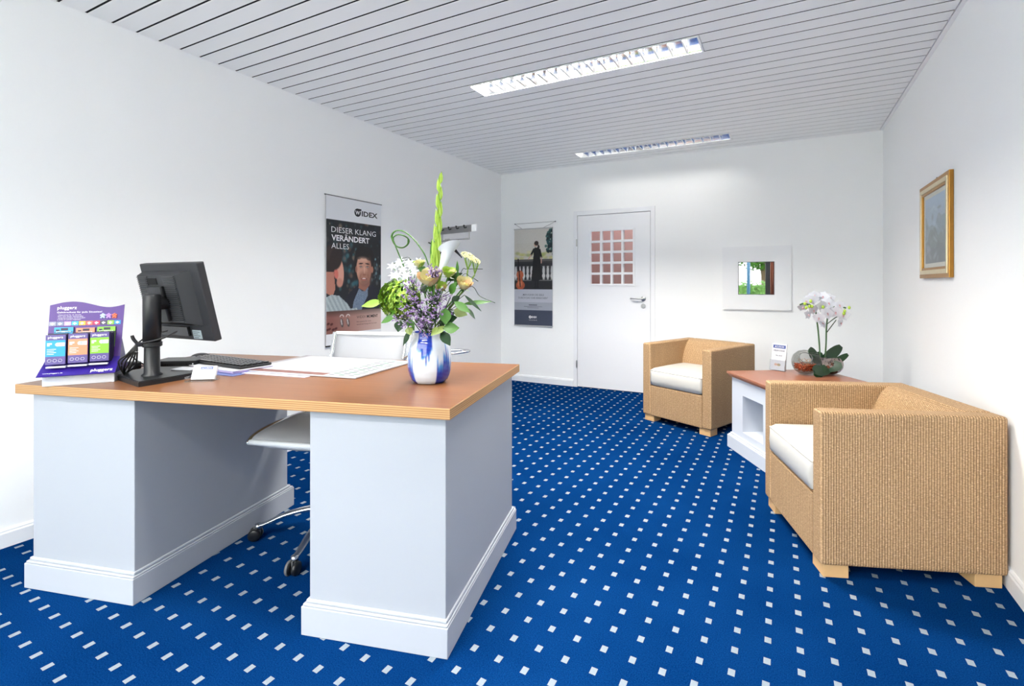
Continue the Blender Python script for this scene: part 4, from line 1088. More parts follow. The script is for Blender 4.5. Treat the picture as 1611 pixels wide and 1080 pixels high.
# ================================================================== SIDE TABLE
st = thing('side_table', 'square white side table with reddish wooden top and open niche, between the armchairs', 'side table', (-.355, 3.676, 0), math.atan2(-.849, .528))
SW, SD = .70, .70
bm = BM()
f0 = .024
box(bm, f0, .172, f0, SD - f0, .09, .505); box(bm, .426, SW - f0, f0, SD - f0, .09, .505)
box(bm, .172, .426, f0, SD - f0, .09, .150); box(bm, .172, .426, f0, SD - f0, .398, .505); box(bm, .172, .426, .33, SD - f0, .15, .398)
bmesh.ops.remove_doubles(bm, verts=bm.verts[:], dist=.0001)
obj('body', bm, M['table_white'], st)
pl = bx('plinth', (0, SW, 0, SD, 0, .088), M['table_white'], st, bev=.0015, seg=1)
bm = BM(); box(bm, .006, SW - .006, .006, SD - .006, .088, .096, bev=.003); box(bm, .014, SW - .014, .014, SD - .014, .096, .108, bev=.004); obj('moulding', bm, M['table_white'], pl)
bm = BM(); box(bm, -.004, SW + .004, -.004, SD + .004, .520, .537, bev=.003); box(bm, .006, SW - .006, .006, SD - .006, .505, .520, bev=.003); obj('table_top', bm, M['table_top'], st)
def st2w(x, y, z):
    a = math.atan2(-.849, .528); return (-.355 + math.cos(a) * x - math.sin(a) * y, 3.676 + math.sin(a) * x + math.cos(a) * y, z)
def paint_bw(X, Z):
    g_ = np.random.default_rng(2); im = canvas(X, (216, 216, 220))
    for i in range(40): lay(im, ell(X, Z, g_.uniform(0, .1), g_.uniform(0, .1), .010, .016, g_.uniform(0, 3), .6), [(90, 88, 92), (150, 148, 152), (60, 58, 64), (190, 188, 190)][i % 4])
    lay(im, rect(X, Z, 0, .2, .105, .2), (234, 234, 238)); return im
for i in range(2):
    bt = thing('booklet', ['front booklet with a grey photo standing in the side table niche', 'second booklet standing behind the front one in the side table niche'][i], 'booklet', st2w(.395 + .016 * i, .075 + .05 * i, .150), math.atan2(-.849, .528) - PI / 2 + .10)
    bx('pages', (-.105, 0.0, 0, .006, 0, .165 + .012 * i), M['paper_grey'], bt)
    print_sheet('cover_print', .105, .165 + .012 * i, 40, 60, paint_bw, bt, thick=.0006, y=-.0008, x=-.105)

# flyer holder
fh = thing('flyer_holder', 'small acrylic flyer holder with white flyers on the side table', 'flyer holder', (-.030, 3.845, .5375), -.50)
mm = Matrix.Rotation(-.16, 4, 'X')
fw = .053
bm = BM(); box(bm, -fw - .003, fw + .003, .001, .003, .002, .135, M4=mm); box(bm, -fw - .003, fw + .003, -.020, .010, 0, .002); box(bm, -fw - .003, fw + .003, -.016, -.014, .001, .075, M4=mm)
box(bm, -fw - .004, -fw - .002, -.016, .003, .001, .075, M4=mm); box(bm, fw + .002, fw + .004, -.016, .003, .001, .075, M4=mm)
obj('acrylic_holder', bm, M['acryl'], fh)
fr_ = obj('flyers', (lambda b: (box(b, -fw, fw, -.006, 0, .003, .192, M4=mm), b)[1])(BM()), M['paper'], fh)
ff = obj('front_flyer', (lambda b: (box(b, -fw, fw, -.0125, -.0075, .003, .082, M4=mm), b)[1])(BM()), M['paper'], fh)
def onf(x, y, z): p = mm @ Vector((x, y, z)); return (p.x, p.y, p.z)
bm = BM(); box(bm, -.045, .045, -.0068, -.006, .160, .182, M4=mm); obj('logo_plate', bm, M['navy_ink'], fr_)
text('lettering', 'ACUSION', M['white_ink'], fr_, 0, 0, .012, .070, .01, rot=(-.16, 0, 0), loc3=onf(-.035, -.0078, .165))
text('lettering', 'VIELEN DANK', M['grey_ink'], fr_, 0, 0, .009, .085, .02, rot=(-.16, 0, 0), loc3=onf(-.0425, -.0072, .138))
text('lettering', 'Sie sind', M['grey_ink'], fr_, 0, 0, .008, .045, .02, rot=(-.16, 0, 0), loc3=onf(-.022, -.0072, .104))
for nm, c, xs_ in (('ochre', (196, 160, 96), (-.006, .020)), ('rose', (214, 170, 150), (-.024, -.002)), ('grey', (150, 150, 140), (.004, .018))):
    bm = BM(); lathe(bm, [(0, 0), (.010, 0)], 12, (0, 0, 0), 'y', False)
    for v in bm.verts: v.co = mm @ Vector((v.co.x * 1.2 + sum(xs_) / 2, -.0132, v.co.z * .9 + .042))
    obj('picture_spot', bm, mat('flyer_' + nm, srgb(*c), .5), ff)

# ================================================================== WICKER ARMCHAIRS
AW, AD, AH = .6496, .6712, .656
def wicker_chair(name, label, loc, rz):
    t_ = thing(name, label, 'armchair', loc, rz, 'wicker armchairs')
    for x0, x1 in ((0, .080), (AW - .080, AW)):
        bm = BM(); box(bm, x0, x1, 0, AD, .052, AH, bev=.013, seg=3); obj('arm', bm, M['wicker'], t_, smooth=False)
    bx('back', (.078, AW - .078, AD - .105, AD, .052, AH), M['wicker'], t_, bev=.010, seg=3)
    bx('seat_panel', (.078, AW - .078, .003, .40, .052, .302), M['wicker'], t_, bev=.006)
    bm = BM(); pr = [(.455, .33), (.455, .44), (.468, .50), (.492, .565), (.520, .615), (.548, .643), (.578, AH - .002), (.60, AH - .004), (.60, .33)]
    a = [bm.verts.new((.0785, y, z)) for y, z in pr]; b = [bm.verts.new((AW - .0785, y, z)) for y, z in pr]
    for i in range(len(pr)): bm.faces.new((a[i], b[i], b[(i + 1) % len(pr)], a[(i + 1) % len(pr)]))
    bm.faces.new(a); bm.faces.new(list(reversed(b))); bmesh.ops.recalc_face_normals(bm, faces=bm.faces[:])
    obj('backrest', bm, M['wicker'], t_)
    bx('seat_deck', (.08, AW - .08, .02, .50, .27, .300), M['wicker'], t_)
    # cushion
    bm = BM(); x0, x1, y0, y1, z0, z1 = .083, AW - .083, -.002, .47, .302, .452
    nx, ny = 20, 20
    def cpt(i, j, top):
        u, v = i / nx * 2 - 1, j / ny * 2 - 1
        r = .12
        cu = math.copysign(min(abs(u), 1) ** .85, u); cv = math.copysign(min(abs(v), 1) ** .85, v)
        x = (x0 + x1) / 2 + cu * (x1 - x0) / 2; y = (y0 + y1) / 2 + cv * (y1 - y0) / 2
        e = max(0, (max(abs(u), abs(v)) - (1 - r)) / r); d = .020 * (1 - math.sqrt(max(0, 1 - e * e)))
        z = (z1 + .016 * (1 - u * u) * (1 - v * v) - d) if top else z0 + d * .8
        return (x, y, z)
    T = [[bm.verts.new(cpt(i, j, True)) for i in range(nx + 1)] for j in range(ny + 1)]; B = [[bm.verts.new(cpt(i, j, False)) for i in range(nx + 1)] for j in range(ny + 1)]
    for j in range(ny):
        for i in range(nx): bm.faces.new((T[j][i], T[j][i + 1], T[j + 1][i + 1], T[j + 1][i])); bm.faces.new((B[j][i], B[j + 1][i], B[j + 1][i + 1], B[j][i + 1]))
    loop = [(0, i) for i in range(nx)] + [(j, nx) for j in range(ny)] + [(ny, nx - i) for i in range(nx)] + [(ny - j, 0) for j in range(ny)]
    mid = []
    cxm, cym = (x0 + x1) / 2, (y0 + y1) / 2
    n = len(loop); L3 = []
    for q in (.25, .5, .75):
        row = []
        for (j, i) in loop:
            p = T[j][i].co.lerp(B[j][i].co, q); o_ = .010 * math.sin(PI * q); dx = p.x - cxm; dy = p.y - cym
            if abs(dx) / (x1 - x0) > abs(dy) / (y1 - y0): p.x += math.copysign(min(o_, .001), dx)
            else: p.y += math.copysign(o_, dy) if dy < 0 else 0
            row.append(bm.verts.new(p))
        L3.append(row)
    chain = [[T[j][i] for j, i in loop]] + L3 + [[B[j][i] for j, i in loop]]
    for a_, b_ in zip(chain, chain[1:]):
        for k_ in range(n): bm.faces.new((a_[k_], b_[k_], b_[(k_ + 1) % n], a_[(k_ + 1) % n]))
    bmesh.ops.recalc_face_normals(bm, faces=bm.faces[:])
    pip = [T[j][i].co.copy() for j, i in loop]
    cu_ = obj('cushion', bm, M['leather'], t_, smooth=True)
    bm = BM(); tube(bm, [Vector(p) + Vector((0, 0, .0)) for p in pip], .0035, 6, closed=True); obj('piping', bm, M['leather'], cu_, smooth=True)
    for x, y in ((.014, .014), (AW - .014 - .095, .014), (.014, AD - .014 - .095), (AW - .014 - .095, AD - .014 - .095)):
        bx('foot', (x, x + .095, y, y + .095, 0, .054), M['foot'], t_, bev=.0015, seg=1)
    return t_
def copy_tree(o, parent=None):
    c = o.copy(); COL.objects.link(c); c.parent = parent
    for ch in list(o.children): copy_tree(ch, c)
    return c
arm1 = wicker_chair('wicker_armchair', 'rattan wicker armchair with cream seat cushion beyond the side table, near the door', (-1.074, 4.080, 0), -.4246)
arm2 = copy_tree(arm1); arm2.location = (-.0845, 2.795, 0); arm2.rotation_euler = (0, 0, -1.2262)
arm2['label'] = 'rattan wicker armchair in the foreground against the right wall, its woven side facing the camera'

# ================================================================== VASE AND BOUQUET
VX, VY = -1.227, 1.482
RIGHT = Vector((math.cos(YAW), math.sin(YAW), 0)); FWD = Vector((-math.sin(YAW), math.cos(YAW), 0))
vase = thing('vase', 'white glazed ceramic vase with dripping cobalt blue glaze holding the bouquet', 'vase', (VX, VY, ZT), YAW)
prof = [(.050, 0), (.060, .002), (.070, .012), (.077, .028), (.0825, .050), (.0845, .080), (.0835, .110), (.0795, .138), (.0735, .158), (.068, .170), (.0655, .180), (.066, .192), (.0645, .1945), (.0615, .193), (.061, .180), (.064, .168), (.076, .11), (.074, .04), (.0, .010)]
bm = BM()
nseg = 96; dense = []
for (r0, z0), (r1, z1) in zip(prof, prof[1:]):
    k = max(1, int(math.hypot(r1 - r0, z1 - z0) / .0035))
    for q in range(k): dense.append((r0 + (r1 - r0) * q / k, z0 + (z1 - z0) * q / k))
dense.append((.001, .010))
rings = []
for r, z in dense:
    row = []
    for j in range(nseg):
        a = 2 * PI * j / nseg
        fa = ((a + PI / 2 + PI / 6) % (PI / 3)) - PI / 6
        kf = 1 - .035 * (1 - abs(fa) / (PI / 6)) ** .8
        row.append(bm.verts.new((r * kf * math.cos(a), r * kf * math.sin(a), z)))
    rings.append(row)
for A_, B_ in zip(rings, rings[1:]):
    for j in range(nseg): bm.faces.new((A_[j], A_[(j + 1) % nseg], B_[(j + 1) % nseg], B_[j]))
bm.faces.new(list(reversed(rings[0])))
vb = obj('vase_body', bm, M['glaze'], vase, smooth=True)
me = vb.data; n = len(me.vertices); co = np.empty(n * 3); me.vertices.foreach_get('co', co); co = co.reshape(-1, 3)
ang = np.arctan2(co[:, 1], co[:, 0]) + PI / 2   # 0 = facing the camera
fc = np.round(ang / (PI / 3)).astype(int); loc_ = ang - fc * PI / 3; z = co[:, 2]
drip = .022 * np.abs(np.sin(loc_ * 21)) ** .7 + .020 * np.sin(loc_ * 9 + 1.2) + .012 * np.sin(loc_ * 37)
edge = np.clip((PI / 6 - np.abs(loc_)) / .05, 0, 1)
topb = np.clip((z - (.118 - drip)) / .020, 0, 1) * (np.abs(loc_ + .02) < .40) * ((fc % 2) == 0)
botb = np.clip(((.095 + drip * 1.5) - z) / .050, 0, 1) * ((fc % 2) != 0)
k = np.clip(np.maximum(topb, botb) * np.where(edge > .3, 1, edge), 0, 1)[:, None]
white = np.array(srgb(204, 212, 222)); blue = np.array(srgb(22, 48, 160)); mid = np.array(srgb(60, 130, 200))
c2 = np.where(k < .5, white + (mid - white) * k * 2, mid + (blue - mid) * (k - .5) * 2)
glaze_band = (.5 + .5 * np.sin(z * 400 + ang * 9))[:, None] * k * .10  # faint paler bands within the blue glaze
colr = np.ones((n, 4)); colr[:, :3] = np.clip(c2 + glaze_band * mid, 0, 1)
at = me.color_attributes.new('print', 'FLOAT_COLOR', 'POINT'); at.data.foreach_set('color', colr.ravel())

BO = Vector((VX, VY, 0)); SCL = .002467
def bq(x, y, t=0.0):
    """bouquet point: x, y in steps of 2.467 mm seen from the seat side, t metres towards the room's front"""
    return BO + RIGHT * ((x - 670) * SCL) - FWD * t + Vector((0, 0, CAM_H - (y - 446.8) * SCL))
MOUTH = bq(671, 524)
def leafmat(nm, c): return mat(nm, srgb(*c), .42, noise=(60, .14), spec=.5)
M['lf_dark'] = leafmat('dark_green_leaf', (22, 56, 24)); M['lf_mid'] = leafmat('mid_green_leaf', (66, 112, 40)); M['lf_lime'] = leafmat('lime_green_leaf', (122, 156, 48))
M['lf_olive'] = leafmat('olive_green_leaf', (112, 130, 58)); M['stem'] = leafmat('green_stem', (96, 150, 60)); M['stem_dark'] = leafmat('dark_stem', (44, 62, 38))
M['petal_w'] = mat('white_petal', srgb(206, 210, 214), .55); M['cream'] = mat('cream_rose_petal', srgb(208, 200, 148), .55, noise=(30, .08)); M['rose_tip'] = mat('peach_rose_petal', srgb(206, 170, 130), .55)
M['statice'] = mat('purple_statice_floret', srgb(112, 82, 136), .7, noise=(200, .35)); M['statice2'] = mat('pale_lilac_floret', srgb(176, 158, 190), .7)
M['gladi'] = mat('pale_lime_bud', srgb(150, 180, 68), .45, noise=(50, .1)); M['yarrow'] = mat('cream_umbel_floret', srgb(208, 206, 150), .7)
def stem_to(p, r=.0022, m='stem', sway=.0, t_=None, name='stem', via=None, down=.05):
    m0 = MOUTH + Vector((random.uniform(-.03, .03), random.uniform(-.03, .03), -.01))
    pts = [m0 - Vector((0, 0, down))] + [m0] + ([via] if via is not None else []) + [Vector(p)]
    bm = BM(); tube(bm, spline(pts, 6), r, 7); return obj(name, bm, M[m], t_, smooth=True, uv=False)
def flower(name, label, group=None, cat='flower'):
    return thing(name, label, cat, tuple(MOUTH), 0, group)
def put(o, t_):   # meshes are written in world metres; hang them under their thing at the vase mouth
    o.location = -Vector(t_.location); return o
VIEW = (-FWD)
# gladiolus spike
t_ = flower('gladiolus', 'tall lime green gladiolus spike rising from the middle of the bouquet')
top = bq(686, 290, .0); bot = bq(679, 440, .01)
bm = BM(); tube(bm, spline([MOUTH - Vector((0, 0, .06)), bq(676, 470, .01), bot, bq(684, 360), top], 6), [.0055] * 13 + [.0045] * 6 + [.003] * 5 + [.0015], 8) if False else tube(bm, spline([MOUTH - Vector((0, 0, .06)), bq(676, 470, .01), bot, bq(684, 360), top], 6), .0042, 8)
put(obj('stem', bm, M['stem'], t_, smooth=True, uv=False), t_)
for i in range(12):
    k = i / 11; c = bot.lerp(bq(684, 360), min(1, k * 1.9)) if k < .53 else bq(684, 360).lerp(top, (k - .53) / .47)
    s = 1 if i % 2 else -1; bm = BM()
    L = .100 - .050 * k
    blade(bm, c, Vector((0, 0, 1)) + RIGHT * .13 * s, VIEW * .8 + RIGHT * .5 * s, L, .026 - .010 * k, -.02, .5, 6)
    blade(bm, c, Vector((0, 0, 1)) + RIGHT * .06 * s - FWD * .1, VIEW, L * .85, .020 - .008 * k, -.02, .5, 6)
    put(obj('bud', bm, M['gladi'], t_, smooth=True, uv=False), t_)
t_ = flower('gladiolus', 'short thick green stalk beside the tall gladiolus spike'); bm = BM()
tube(bm, spline([MOUTH, bq(672, 460, .005), bq(676, 390, -.01)], 6), [.006] * 6 + [.009] * 6 + [.006], 8); put(obj('stem', bm, M['stem'], t_, smooth=True, uv=False), t_)
for s in (-1, 1):
    bm = BM(); blade(bm, bq(675, 420, -.005), Vector((0, 0, 1)) + RIGHT * .06 * s, VIEW, .11, .018, 0, .4, 6); put(obj('leaf', bm, M['lf_mid'], t_, smooth=True, uv=False), t_)
# coiled grass
t_ = flower('coiled_grass', 'looped blade of green lily grass curling out to the left of the bouquet')
P_ = [(676, 500, 0), (673, 440, .005), (666, 408, .01), (655, 388, .012), (641, 372, .012), (628, 364, .01), (617, 364, .006), (610.5, 371, 0), (612, 381, -.006), (618, 388, -.01), (627, 389.5, -.010), (635, 384, -.006), (636, 376, 0), (629, 371, .006), (620, 370, .01), (614, 376, .012), (617, 386, .010), (622, 400, .006), (628, 416, 0), (640, 450, -.005)]
bm = BM(); tube(bm, spline([bq(*p) for p in P_], 6), [.0035 + .0012 * math.sin(i / 19 * PI / 6) for i in range((len(P_) - 1) * 6 + 1)], 8, flat=.6); put(obj('blade', bm, M['lf_mid'], t_, smooth=True, uv=False), t_)
# calla
t_ = flower('calla_lily', 'single white calla lily beside the gladiolus spike')
base = bq(690, 430, .03); bm = BM(); axis = (bq(703, 388, .03) - base)
R = []; 
_, s1, u1 = frame_of(axis, VIEW)
for i in range(15):
    k = i / 14; c = base + axis * k
    r = .008 + .017 * k ** .8 + (.012 * max(0, k - .75) / .25)
    row = []
    for j in range(20):
        a = j / 20 * 2 * PI
        lift = .030 * max(0, k - .7) / .3 * math.cos(a - .6)
        row.append(bm.verts.new(c + s1 * r * math.cos(a) + u1 * r * .8 * math.sin(a) + axis.normalized() * lift))
    R.append(row)
for A_, B_ in zip(R, R[1:]):
    for j in range(20): bm.faces.new((A_[j], A_[(j + 1) % 20], B_[(j + 1) % 20], B_[j]))
put(obj('spathe', bm, M['petal_w'], t_, smooth=True, uv=False), t_)
bm = BM(); tube(bm, [base + axis * .3, base + axis * .9], .005, 8); put(obj('spadix', bm, M['gladi'], t_, smooth=True, uv=False), t_)
bm = BM(); tube(bm, spline([MOUTH, bq(680, 470, .02), base, base + axis * .14], 6), [.006] * 17 + [.0075, .0105], 8); put(obj('stem', bm, M['lf_lime'], t_, smooth=True, uv=False), t_)
# roses
def rose(c, r, label, ma, mb, face):
    t_ = flower('rose', label, 'roses in the bouquet')
    face = Vector(face).normalized(); _, s, u = frame_of(face)
    for ring_, (n_, rr, op, L) in enumerate(((5, 1.0, .75, 1.35), (5, .78, .42, 1.35), (4, .5, .2, 1.25), (3, .25, .05, 1.1))):
        for i in range(n_):
            a = 2 * PI * i / n_ + ring_ * .6; o_ = s * math.cos(a) + u * math.sin(a)
            b0 = Vector(c) - face * r * .75 + o_ * r * .18; bm = BM()
            # cupped petal as a patch of a bulging wall
            rows = []
            for p in range(6):
                k = p / 5; rad = r * rr * (.30 + .75 * math.sin(k * PI * .55)) * (1 + .18 * op * max(0, k - .8) * 5); h = -.75 * r + r * L * k
                wv = (2 * PI / n_) * .72 * (math.sin(PI * min(.95, .18 + k * .70)) ** .6)
                row = []
                for q in range(6):
                    aa = a + (q / 5 - .5) * wv * 2; oo = s * math.cos(aa) + u * math.sin(aa)
                    row.append(bm.verts.new(Vector(c) + face * (h - .12 * r * ((q / 5 - .5) * 2) ** 2 * k) + oo * rad))
                rows.append(row)
            for A_, B_ in zip(rows, rows[1:]):
                for q in range(5): bm.faces.new((A_[q], A_[q + 1], B_[q + 1], B_[q]))
            put(obj('petal', bm, M[ma if (i + ring_) % 3 else mb], t_, smooth=True, uv=False), t_)
    bm = BM(); blob(bm, Vector(c) - face * r * .3, r * .5, 2); put(obj('core', bm, M[ma], t_, smooth=True, uv=False), t_)
    bm = BM()
    for i in range(5):
        a = 2 * PI * i / 5; o_ = s * math.cos(a) + u * math.sin(a); blade(bm, Vector(c) - face * r * .75, o_ * .9 - face * .1, face, r * 1.1, r * .35, -.1, .1, 4)
    put(obj('sepals', bm, M['lf_mid'], t_, smooth=True, uv=False), t_)
    put(stem_to(Vector(c) - face * r * .8, .003, 'stem', t_=t_), t_)
up = Vector((0, 0, 1))
rose(bq(676, 439, .065), .038, 'large cream rose with peach edges in the centre of the bouquet', 'cream', 'rose_tip', VIEW * .6 + up * .9)
rose(bq(727, 447, .045), .028, 'cream rose bud at the right edge of the bouquet', 'cream', 'rose_tip', VIEW * .5 + up * .8 + RIGHT * .35)
rose(bq(656, 416, .02), .020, 'small pale rose bud behind the white star flowers', 'cream', 'gladi', VIEW * .4 + up)
rose(bq(704, 430, .05), .024, 'greenish white bud between the calla lily and the right rose', 'gladi', 'cream', VIEW * .4 + up * .8 + RIGHT * .2)
rose(bq(695, 452, .07), .018, 'small yellow green bud below the greenish white bud', 'gladi', 'rose_tip', VIEW + up * .6)
# white star flowers
sf = flower('star_flower', 'cluster of white star shaped flowers at the upper left of the bouquet')
hub = bq(648, 470, .02)
for i, (x, y, t) in enumerate([(612, 420, .01), (624, 416, .02), (634, 425, .05), (626, 434, .06), (640, 434, .06), (617, 434, .03), (645, 420, .03), (632, 441, .05), (650, 429, .04), (637, 414, .0), (641, 449, .07), (622, 411, -.01), (652, 412, -.01)]):
    c = bq(x, y, t); f_ = (VIEW + up * random.uniform(.0, .8) + RIGHT * random.uniform(-.5, .3)).normalized(); _, s, u = frame_of(f_); bm = BM(); a0_ = random.random()
    for j in range(6):
        a = a0_ + j * PI / 3; o_ = s * math.cos(a) + u * math.sin(a); blade(bm, c, o_ + f_ * .30, f_, .021, .0085, .25, .25, 4)
    put(obj('blossom', bm, M['petal_w'], sf, smooth=True, uv=False), sf)
    bm = BM(); tube(bm, spline([hub, (hub + c) / 2 + Vector((0, 0, .01)), c], 4), .0012, 5); put(obj('flower_stalk', bm, M['stem'], sf, uv=False), sf)
put(stem_to(hub, .003, 'stem', t_=sf), sf)
# green hydrangea / viburnum head
hy = flower('hydrangea', 'lime green hydrangea head on the left side of the bouquet')
hc = bq(627, 470, .035); bm = BM()
for i in range(620):
    v = Vector((random.gauss(0, 1), random.gauss(0, 1), random.gauss(0, 1))).normalized(); c = hc + RIGHT * v.x * .070 + up * v.z * .072 + FWD * v.y * .055; c *= 1
    c += v * random.uniform(-.012, .006); _, s, u = frame_of(v + Vector((random.uniform(-.4, .4), random.uniform(-.4, .4), random.uniform(-.2, .5)))); a0_ = random.random() * 2
    mi = 0 if random.random() < .6 else (1 if random.random() < .6 else 2)
    for j in range(4):
        a = a0_ + j * PI / 2; blade(bm, c, (s * math.cos(a) + u * math.sin(a)) + v * .3, v, .0115, .0095, .1, .1, 2, mi=mi)
o = put(obj('florets', bm, [M['lf_lime'], leafmat('bright_lime', (156, 190, 70)), leafmat('fresh_green', (88, 140, 38))], hy, uv=False), hy); o['kind'] = 'stuff'
bm = BM(); blob(bm, hc, .048, 2); put(obj('core', bm, M['lf_mid'], hy, smooth=True, uv=False), hy); put(stem_to(hc, .004, 'stem', t_=hy), hy)
# statice sprays
sprays = [(652, 452, .09, 'upper left'), (655, 478, .10, 'middle left'), (668, 492, .105, 'lower middle'), (640, 500, .09, 'lower left'), (690, 470, .09, 'upper right'), (693, 490, .085, 'lower right'), (684, 428, .085, 'topmost'), (672, 512, .09, 'lowest, just above the vase rim,')]
for i, (x, y, t, w_) in enumerate(sprays):
    s_ = flower('statice', f'{w_} spray of tiny purple statice florets in the bouquet', 'purple statice sprays')
    c = bq(x, y, t); bm = BM(); bs = BM(); m0 = MOUTH + Vector((random.uniform(-.02, .02), random.uniform(-.02, .02), 0)); k0 = m0.lerp(c, .55)
    tube(bs, spline([m0 - up * .04, k0, c], 4), .0014, 5)
    R0 = .045 if i < 6 else (.028 if i == 6 else .034)
    for q in range(40):
        v = Vector((random.gauss(0, 1), random.gauss(0, 1), random.gauss(0, .9))).normalized() * R0 * random.uniform(.3, 1); e = c + v
        tube(bs, [k0.lerp(c, .6), e], .0006, 4, cap=False)
        for _k in range(6):
            d = (v.normalized() + Vector((random.uniform(-1, 1), random.uniform(-1, 1), random.uniform(-.4, 1)))).normalized(); b0 = e + d * random.uniform(-.006, .006)
            blade(bm, b0, d, VIEW + up, .0095, .0040, .1, .2, 2, mi=0 if random.random() < .62 else 1)
    o = put(obj('florets', bm, [M['statice'], M['statice2']], s_, uv=False), s_); o['kind'] = 'stuff'
    put(obj('stem', bs, M['stem_dark'], s_, uv=False), s_)
# yarrow umbel
ya = flower('umbel_flower', 'flat topped cream umbel flower at the upper right of the bouquet')
bs = BM()
for (cx_, cy_, rx, n_) in ((733, 404, 12, 130), (744, 411, 9, 80)):
    c = bq(cx_, cy_, .03); bm = BM(); nrm = (up * .75 + RIGHT * .45 - FWD * .35).normalized(); _, s, u = frame_of(nrm, (1, 0, 0))
    for q in range(n_):
        a, r_ = random.random() * 2 * PI, rx * SCL * math.sqrt(random.random()); p = c + s * r_ * math.cos(a) + u * r_ * math.sin(a) + nrm * .006 * (1 - (r_ / (rx * SCL)) ** 2)
        blob(bm, p, .0027, 1, mi=0)
    o = put(obj('florets', bm, M['yarrow'], ya, smooth=True, uv=False), ya); o['kind'] = 'stuff'
    k0 = bq(cx_ - 2, cy_ + 22, .02)
    for q in range(10):
        a = q / 10 * 2 * PI; tube(bs, [k0, c + (s * math.cos(a) + u * math.sin(a)) * rx * SCL * .75], .0011, 5)
    tube(bs, spline([MOUTH, bq(722, 460, .02), k0], 5), .0028, 6)
put(obj('stem', bs, M['lf_lime'], ya, uv=False), ya)
# leafy twigs: (base xy t) -> leaves list (x,y,t, dx,dy, L, W, mat)
def twig(label, start, leaves, sm='stem_dark', grp='leafy twigs in the bouquet'):
    t_ = thing('leafy_twig', label, 'twig', tuple(MOUTH), 0, grp); bs = BM()
    for (x0, y0, x1, y1, t, W, mt) in leaves:
        a, b = bq(x0, y0, t), bq(x1, y1, t + random.uniform(-.015, .03)); bm = BM()
        blade(bm, a, b - a, VIEW + up * random.uniform(.2, .9) + RIGHT * random.uniform(-.3, .3), (b - a).length * 1.03, W, random.uniform(-.05, .12), .18, 7, tip=.85)
        put(obj('leaf', bm, M[mt], t_, smooth=True, uv=False), t_)
        st_ = bq(*start); tube(bs, spline([st_, st_.lerp(a, .6) + up * .004, a], 4), .0013, 5)
    tube(bs, [MOUTH - up * .05, bq(*start)], .002, 6)
    put(obj('stem', bs, M[sm], t_, uv=False), t_)
twig('lime leaf sticking out to the far left of the bouquet', (640, 480, .03), [(602, 474, 573, 481, .05, .034, 'lf_lime')], 'stem')
twig('dark green leaves hanging at the lower left of the bouquet', (650, 505, .05), [(626, 494, 603, 506, .08, .026, 'lf_mid'), (633, 502, 632, 518, .08, .036, 'lf_dark'), (646, 512, 652, 522, .09, .030, 'lf_olive'), (650, 516, 637, 540, .085, .026, 'lf_dark'), (645, 500, 655, 516, .08, .028, 'lf_mid')])
twig('broad pale green leaves on the right above the vase', (690, 505, .05), [(703, 483, 703, 507, .10, .044, 'lf_mid'), (700, 514, 722, 512, .10, .048, 'lf_mid'), (693, 513, 681, 522, .10, .030, 'lf_olive'), (704, 510, 683, 523, .09, .026, 'lf_olive')])
twig('dark glossy leaves hanging over the right side of the vase rim', (696, 512, .05), [(696, 518, 710, 538, .09, .038, 'lf_dark'), (700, 506, 716, 498, .03, .04, 'lf_dark'), (695, 500, 712, 490, .04, .036, 'lf_dark')])
twig('pointed green leaves reaching out to the right of the bouquet', (700, 490, .04), [(714, 474, 738, 490, .07, .032, 'lf_mid'), (725, 478, 768, 473, .04, .020, 'lf_mid'), (728, 464, 754, 488, .05, .014, 'lf_dark'), (712, 487, 733, 494, .05, .040, 'lf_olive'), (733, 484, 745, 500, .05, .014, 'lf_dark'), (708, 476, 720, 466, .04, .034, 'lf_dark')])
twig('dark green leaves in the shaded heart of the bouquet', (675, 480, .02), [(668, 462, 660, 446, .04, .03, 'lf_dark'), (684, 465, 695, 452, .05, .03, 'lf_dark'), (660, 430, 664, 420, .03, .034, 'lf_mid'), (700, 442, 722, 430, .02, .03, 'lf_dark'), (676, 478, 690, 464, .05, .034, 'lf_dark'), (650, 470, 636, 452, .02, .03, 'lf_dark'), (712, 452, 718, 430, .02, .02, 'lf_mid'), (715, 432, 716, 412, .02, .012, 'lf_mid'), (672, 500, 660, 488, .05, .03, 'lf_dark'), (684, 505, 680, 486, .05, .03, 'lf_dark'), (668, 512, 652, 500, .04, .03, 'lf_mid'), (688, 515, 700, 500, .04, .028, 'lf_dark'), (706, 462, 716, 445, .05, .034, 'lf_mid')])
sg = thing('steel_grass', 'thin dark grass blades arching out at the right of the bouquet', 'twig', tuple(MOUTH), 0)
for pts in ([(690, 500, .03), (735, 452, .05), (752, 466, .05), (775, 476, .05)], [(690, 500, .02), (720, 430, .02), (730, 424, .02), (755, 424, .03)], [(690, 500, .02), (722, 436, .03), (736, 436, .03), (748, 443, .03)], [(655, 500, .0), (625, 430, -.02), (612, 415, -.02), (640, 408, -.01)], [(655, 500, .0), (640, 415, -.02), (625, 406, -.03), (606, 417, -.03)]):
    bm = BM(); tube(bm, spline([bq(*p) for p in pts], 6), .0012, 5); put(obj('blade', bm, M['stem_dark'], sg, uv=False), sg)

